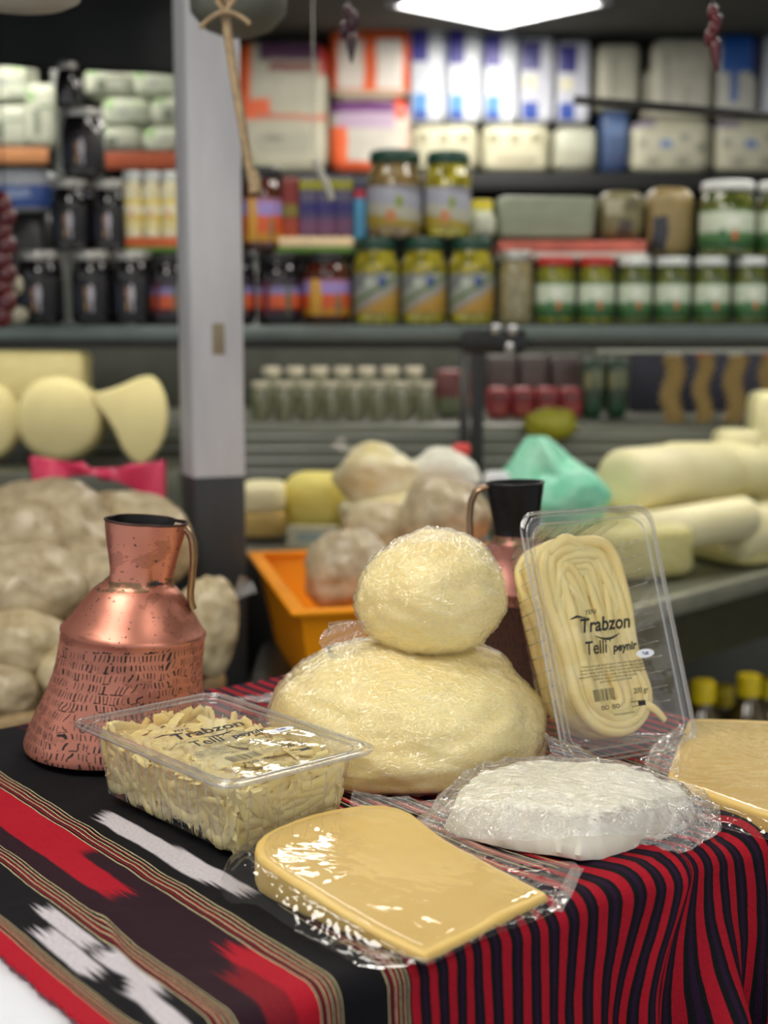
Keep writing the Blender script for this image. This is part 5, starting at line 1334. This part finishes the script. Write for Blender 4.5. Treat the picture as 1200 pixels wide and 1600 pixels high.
# ------------------------------------------------------------ shelves with packs far behind
def plank(label, px0, px1, py, Y, d, th, front, grp='shelf boards'):
    a = at(px0, py, Y); b = at(px1, py, Y); t = thing('shelf_board', label, 'shelf', ((a.x+b.x)/2, Y, a.z-th), grp); w = (b.x-a.x)/2
    MB().bbox((-w, 0, 0), (w, d, th), .003).build('board', M_DARK, t); MB().bbox((-w, -.006, 0), (w, -.0005, th+.004), .002).build('edge_strip', front, t)
    for s in (-1, 1): MB().bbox((s*(w-.02)-.012, d-.03, -a.z+th), (s*(w-.02)+.012, d-.005, 0), .002).build('upright', M_STEEL, t)
    return a.z
M_WP = block_mat('white_green_print', srgb(206,212,190), [(.10,.30,.62,.88,srgb(150,190,120)), (.45,.52,.40,.55,srgb(90,90,150)), (.6,.95,.1,.2,srgb(160,168,150)), (.2,.9,.48,.52,srgb(140,150,130)), (.7,.9,.7,.8,srgb(196,222,170))], wav=.12)
M_WP2 = block_mat('white_grey_print', srgb(196,200,180), [(.3,.5,.2,.6,srgb(120,128,110)), (.5,.9,.60,.66,srgb(110,130,100)), (.1,.35,.7,.9,srgb(150,180,130))], wav=.12)
YL = 3.75
zs = plank('shelf board with tan edge at the far left', -40, 76, 233, YL, .35, .038, simple('tan_edge', srgb(206,142,92), .5))
gW = 'white packs on the left shelves'
pack('white_pack', 'white pack standing at the far left end of the left shelf', 'pack', -30, 42, 92, 160, YL+.02, .14, M_WP, gW, e=.3, amp=.03, seed=1)
pack('white_pack', 'lower white pack at the far left end of the left shelf', 'pack', -34, 44, 162, 232, YL+.02, .16, M_WP2, gW, e=.3, amp=.03, seed=2, z=zs+.005)
pack('white_pack', 'narrow tall white pack at the right end of the left shelf', 'pack', 40, 84, 128, 232, YL+.02, .14, M_WP2, gW, e=.3, amp=.03, seed=3, z=zs+.005)
zs = plank('shelf board with brick orange edge left of the post', 150, 330, 240, YL, .35, .040, simple('brick_edge', srgb(176,86,52), .5))
for r_ in range(3):
    for c_ in range(2):
        x0 = 128+c_*76+(16 if r_ == 0 else 0 if r_ == 2 else 28); pt, pb = ((196,240),(150,197),(104,151))[r_]
        pack('white_pack', 'soft white pack by the post, %s layer, %s one' % (('bottom','middle','top')[r_], ('left','right')[c_]), 'pack', x0, x0+76, pt, pb, YL+.02+.004*r_, .16, M_WP if (r_+c_) % 2 else M_WP2, gW, e=.45, amp=.05, seed=r_+c_, z=(zs+.005) if r_ == 0 else None)
ol_ = MB().bbox((at(85,300,3.8).x,3.8,0), (at(103,300,3.8).x,3.84,2.0), .004).build('shelf_upright', simple('upright_grey', srgb(118,122,118), .4)); tag(ol_, 'grey vertical shelf upright left of the black jar stack', 'upright')
# right shelf
YR = 4.78
zr = plank('long dark shelf board under the packs at upper right', 366, 1330, 272, YR, .45, .05, M_DARK)
OR = srgb(246,104,44); PUR = srgb(110,50,120); WHT = srgb(222,218,204); BLU = srgb(58,52,160); LBL = srgb(90,150,214)
P_O1 = block_mat('orange_corner_print', srgb(196,192,170), [(0,.16,.52,1,OR), (0,.36,.40,.56,OR), (.2,1,.40,.44,srgb(206,110,80)), (.25,.95,.84,.98,srgb(96,62,92)), (.9,1,.74,.96,srgb(200,60,50)), (.35,.85,.76,.82,srgb(150,90,86)), (.2,.8,.15,.30,srgb(176,174,154)), (.3,.5,.24,.28,srgb(140,136,120)), (.1,.4,0,.06,srgb(100,190,80))], wav=.06)
P_O2 = block_mat('orange_arch_print', OR, [(.1,.42,.12,.80,srgb(240,226,214)), (.58,.9,.12,.82,srgb(246,236,226)), (.0,1,0,.10,srgb(236,224,196)), (.15,.35,.84,1,srgb(226,210,200))], wav=.05)
P_O3 = block_mat('purple_band_print', srgb(208,202,190), [(0,1,.80,.96,PUR), (.1,.8,.60,.80,srgb(190,164,190)), (0,.22,.04,.62,OR), (0,.62,.0,.16,srgb(230,100,60)), (.8,.95,.72,1,srgb(230,90,60)), (.86,1,0,.7,srgb(226,200,184))], wav=.06)
gO = 'orange and white bags on the back shelf'
pack('printed_bag', 'large white and orange bag just right of the post at the top', 'bag', 372, 512, 60, 262, YR+.01, .22, P_O1, gO, e=.28, amp=.03, seed=1, z=zr+.005)
pack('printed_bag', 'white and orange bag with purple band, under the orange bag', 'bag', 515, 642, 152, 262, YR+.01, .22, P_O3, gO, e=.28, amp=.03, seed=2, z=zr+.005)
pack('printed_bag', 'bright orange bag with white arches at the top of the shelf', 'bag', 515, 642, 40, 152, YR+.015, .20, P_O2, gO, e=.28, amp=.02, seed=3)
P_B = block_mat('blue_panel_pack', srgb(222,226,236), [(.06,.52,.62,.96,BLU), (.1,.5,.04,.30,LBL), (.1,.5,.04,.12,srgb(60,80,170))], wav=.04)
P_B2 = block_mat('navy_panel_pack', srgb(206,208,220), [(.06,.60,.60,.92,srgb(40,38,128)), (.1,.5,.38,.54,srgb(226,222,196)), (.1,.55,.04,.24,srgb(44,76,168))], wav=.04)
for i in range(5):
    x0 = 640+i*57; top = 36+i*6
    pack('blue_white_pack', 'tall white pack with blue panels on the back shelf, %s from left' % ('first','second','third','fourth','fifth')[i], 'pack', x0, x0+56, top, 192, YR+.02+i*.012, .18, P_B if i < 3 else P_B2, 'blue and white packs', e=.2, amp=.02, seed=i)
P_C = block_mat('cream_speckled_pack', srgb(198,194,166), [(.12,.26,.62,.78,srgb(140,132,104)), (.42,.56,.60,.78,srgb(146,138,112)), (.70,.86,.62,.78,srgb(140,132,104)), (.2,.8,.2,.3,srgb(160,152,126))], wav=.10)
zc_ = zr+.005
for i, (a, b) in enumerate(((642,750),(752,862))): pack('cream_pack', 'cream pack with brown print below the blue and white packs, %s' % ('left','right')[i], 'pack', a, b, 193, 266, YR+.01, .22, P_C, 'cream packs on the back shelf', e=.35, amp=.05, seed=i, z=zc_)
pack('grey_pack', 'pale grey soft pack right of the cream packs', 'pack', 864, 938, 196, 266, YR+.01, .22, block_mat('grey_soft', srgb(172,172,152), [(.1,.9,.5,.9,srgb(184,186,168))]), e=.4, amp=.05, z=zc_)
pack('blue_pack', 'dusty blue tall pack between the grey and speckled packs', 'pack', 940, 986, 172, 266, YR+.02, .2, block_mat('dusty_blue', srgb(62,84,124), [(.2,.9,.6,.8,srgb(90,116,160)), (.1,.9,.1,.3,srgb(50,66,104))]), e=.3, amp=.04, z=zc_)
P_S = block_mat('speckled_roll_pack', srgb(196,194,170), [(.1,.2,.5,.62,srgb(140,140,120)), (.35,.5,.46,.62,srgb(92,120,176)), (.6,.72,.6,.74,srgb(146,146,126)), (.8,.92,.4,.55,srgb(140,138,118)), (.2,.34,.15,.28,srgb(146,144,124)), (.55,.7,.15,.28,srgb(150,148,126)), (0,.3,.84,1,srgb(150,140,156))], wav=.1)
for i, (a, b) in enumerate(((986,1116),(1118,1250))): pack('roll_pack', 'white speckled pack of rolls on the back shelf, %s' % ('left one','right one at the photo edge')[i], 'pack', a, b, 186, 268, YR+.01, .22, P_S, 'speckled packs of rolls', e=.3, amp=.04, seed=i, z=zc_)
P_G1 = block_mat('grey_paper_pack', srgb(176,174,156), [(.3,.5,.2,.8,srgb(156,154,138))], wav=.08)
zt_ = at(0, 186, YR).z
pack('paper_pack', 'grey paper pack above the blue pack, upper right', 'pack', 934, 1002, 66, 172, YR+.03, .18, P_G1, 'paper packs upper right', e=.25, amp=.03, seed=1)
pack('paper_pack', 'dim grey pack in the gap, upper right', 'pack', 1003, 1018, 110, 186, YR+.06, .14, P_G1, 'paper packs upper right', e=.25, amp=.03, seed=2)
pack('paper_pack', 'wide pale paper pack under the dark red hanging pepper', 'pack', 1018, 1118, 58, 186, YR+.03, .18, block_mat('pale_paper_pack', srgb(192,190,172), [(.2,.28,.2,.8,srgb(160,158,146)), (.5,.62,.1,.4,srgb(174,172,156))], wav=.08), 'paper packs upper right', e=.25, amp=.03, seed=3)
pack('blue_white_pack', 'white pack with bright blue wedge at the upper right corner', 'pack', 1120, 1188, 52, 186, YR+.03, .18, block_mat('blue_wedge_pack', srgb(196,196,186), [(.08,.82,.55,1,srgb(30,92,178)), (.3,.5,.2,.6,srgb(60,100,170)), (.82,1,.5,1,srgb(40,50,110))], wav=.06), 'blue and white packs', e=.25, amp=.02, seed=7)
pack('paper_pack', 'pale bluish pack cut by the upper right photo edge', 'pack', 1190, 1270, 48, 186, YR+.03, .18, block_mat('pale_blue_pack', srgb(186,190,204), []), 'paper packs upper right', e=.25, amp=.03, seed=4)

# ------------------------------------------------------------ things hanging overhead
# dark canopy
a = at(-60, 100, 2.9); b = at(296, 100, 2.9)
cn_ = thing('canopy', 'dark canopy over the left shelves at the top of the photo', 'canopy', ((a.x+b.x)/2, 2.9, at(0,70,2.9).z)); w = (b.x-a.x)/2+.25
M_CAN = simple('canopy_cloth', srgb(26,30,30), .8)
MB().bbox((-w-.2,-1.1,.10), (w-.25,.5,.12), .004).build('top_sheet', M_CAN, cn_)
MB().grid(lambda u, v: Vector((-w-.2+(2*w-.05)*u, .004*math.sin(u*40), .11 - (.11+.015+.045*u)*(1-v) + 0)), 60, 8).build('valance', M_CAN, cn_, auto=180).modifiers.new('s','SOLIDIFY').thickness = .004
for x in (-w-.1, w-.35): MB().tube([(x,-.5,.12), (x,-.5,CEIL-cn_.location.z)], .006, 6).build('hanger', M_BLACK, cn_)
# pale lamp globe top left
c = at(28, -22, 1.5)
t = thing('lamp_shade', 'pale round lamp shade at the top left corner', 'lamp', c)
MB().lathe([(.004,.05),(.02,.048),(.05,.03),(.066,0),(.062,-.012),(.05,-.018),(0,-.02)], 40).build('shade', simple('lamp_opal', srgb(196,200,190), .4), t)
MB().tube([(0,0,.048),(0,0,CEIL-c.z)], .003, 6).build('cord', M_BLACK, t)
# grey gourd bowl on the rope
c = at(372, -2, 1.72)
t = thing('hanging_bowl', 'dull grey green round shade hanging at the top beside the post', 'shade', c)
MB().lathe([(.004,.07),(.02,.068),(.044,.045),(.058,.01),(.056,-.016),(.040,-.034),(.02,-.042),(0,-.044)], 40).build('shade', simple('grey_green_shade', srgb(96,98,88), .5), t)
MB().tube([(0,0,.068),(0,0,CEIL-c.z)], .003, 6).build('cord', M_BLACK, t)
# rope with a bow
def path(pts, Y): return [at(x, y, Y) for x, y in pts]
def smooth_path(p, n=3):
    for _ in range(n):
        q = [p[0]]
        for a, b in zip(p, p[1:]): q += [a*.75+b*.25, a*.25+b*.75]
        p = q + [p[-1]]
    return p
M_ROPE = simple('sisal_rope', srgb(168,144,110), .7, var=.25, sc=90)
t = thing('rope', 'tan rope with a tied bow hanging in front of the post', 'rope', at(352, 20, 1.60))
loc = Matrix.Translation(-t.location)
MB().tube([loc @ p for p in smooth_path(path([(350,-60),(350,10),(354,40),(364,110),(376,180),(386,240),(396,292)], 1.60))], .0052, 8).build('cord', M_ROPE, t, auto=180)
for pts in ([(352,18),(338,22),(322,34),(312,44)], [(352,18),(368,22),(382,30),(390,38)], [(352,22),(344,8),(338,0),(346,-6)], [(352,22),(360,6),(368,-2)]):
    MB().tube([loc @ p for p in smooth_path(path(pts, 1.59), 2)], .0045, 8, flat=.6).build('bow_strand', M_ROPE, t, auto=180)
MB().tube([loc @ p for p in smooth_path(path([(393,268),(397,282),(399,302)], 1.60), 1)], .0075, 8).build('frayed_end', M_ROPE, t, auto=180)
# white string tail
o = MB().tube(smooth_path(path([(470,-40),(474,90),(482,180),(492,255),(508,282),(518,312)], 2.2)), [.0015]*20+[.0042]*200).build('white_string', simple('white_string', srgb(186,184,172), .6), auto=180) if False else None
p_ = smooth_path(path([(489,-60),(489,120),(488,235),(496,262),(510,286),(519,312)], 2.2))
o = MB().tube(p_, [.0010 if q.z > at(0,250,2.2).z else .0052 for q in p_], 8).build('white_string', simple('white_string', srgb(186,184,172), .6), auto=180); tag(o, 'short white string tail hanging before the purple boxes', 'string')
# peppers on strings at the top
M_PEP = simple('dark_red_pepper', srgb(92,10,24), .25, coat=.5)
M_PEP2 = simple('maroon_pepper', srgb(58,18,34), .3, coat=.4)
def pepper_bunch(label, x, ys, Y, m, ln):
    c = at(x, ys, Y); t = thing('pepper_string', label, 'dried peppers', c, 'hanging dried peppers'); k = Y/2200
    MB().tube([(0,0,CEIL-c.z), (0,0,-ln*k*.7)], .0012, 6).build('cord', M_BLACK, t)
    rng = random.Random(int(x))
    for i in range(5):
        z = -ln*k*(i/5)*.62; sx = rng.uniform(-7,7)*k; L_ = (26 + (26 if i == 4 else 0))*k; dx = rng.uniform(-10,10)*k
        pts = [Vector((sx + dx*f + .4*dx*f*f, 0, z - L_*f)) for f in [j/6 for j in range(7)]]
        MB().tube(pts, [.0035,.0062,.0068,.006,.0048,.003,.0010], 8).build('pepper', m, t, auto=180)
pepper_bunch('dark red dried peppers on a string at the upper right', 1114, 8, 1.7, M_PEP, 92)
pepper_bunch('thin maroon dried peppers on a string before the orange bags', 545, 8, 1.9, M_PEP2, 66)
# black bar upper right
a = at(897, 156, 2.6); b = at(1240, 184, 2.52)
t = thing('black_bar', 'thin black bar crossing the packs at the upper right', 'bar', a)
MB().tube([Vector((0,0,0)), b-a, (b-a)*1.9], .0078, 10).build('bar', M_BLACK, t)
MB().tube([(b-a)*1.85, (b-a)*1.85+Vector((0,0,CEIL-((b-a)*1.85+a).z))], .005, 8).build('hanger', M_BLACK, t)
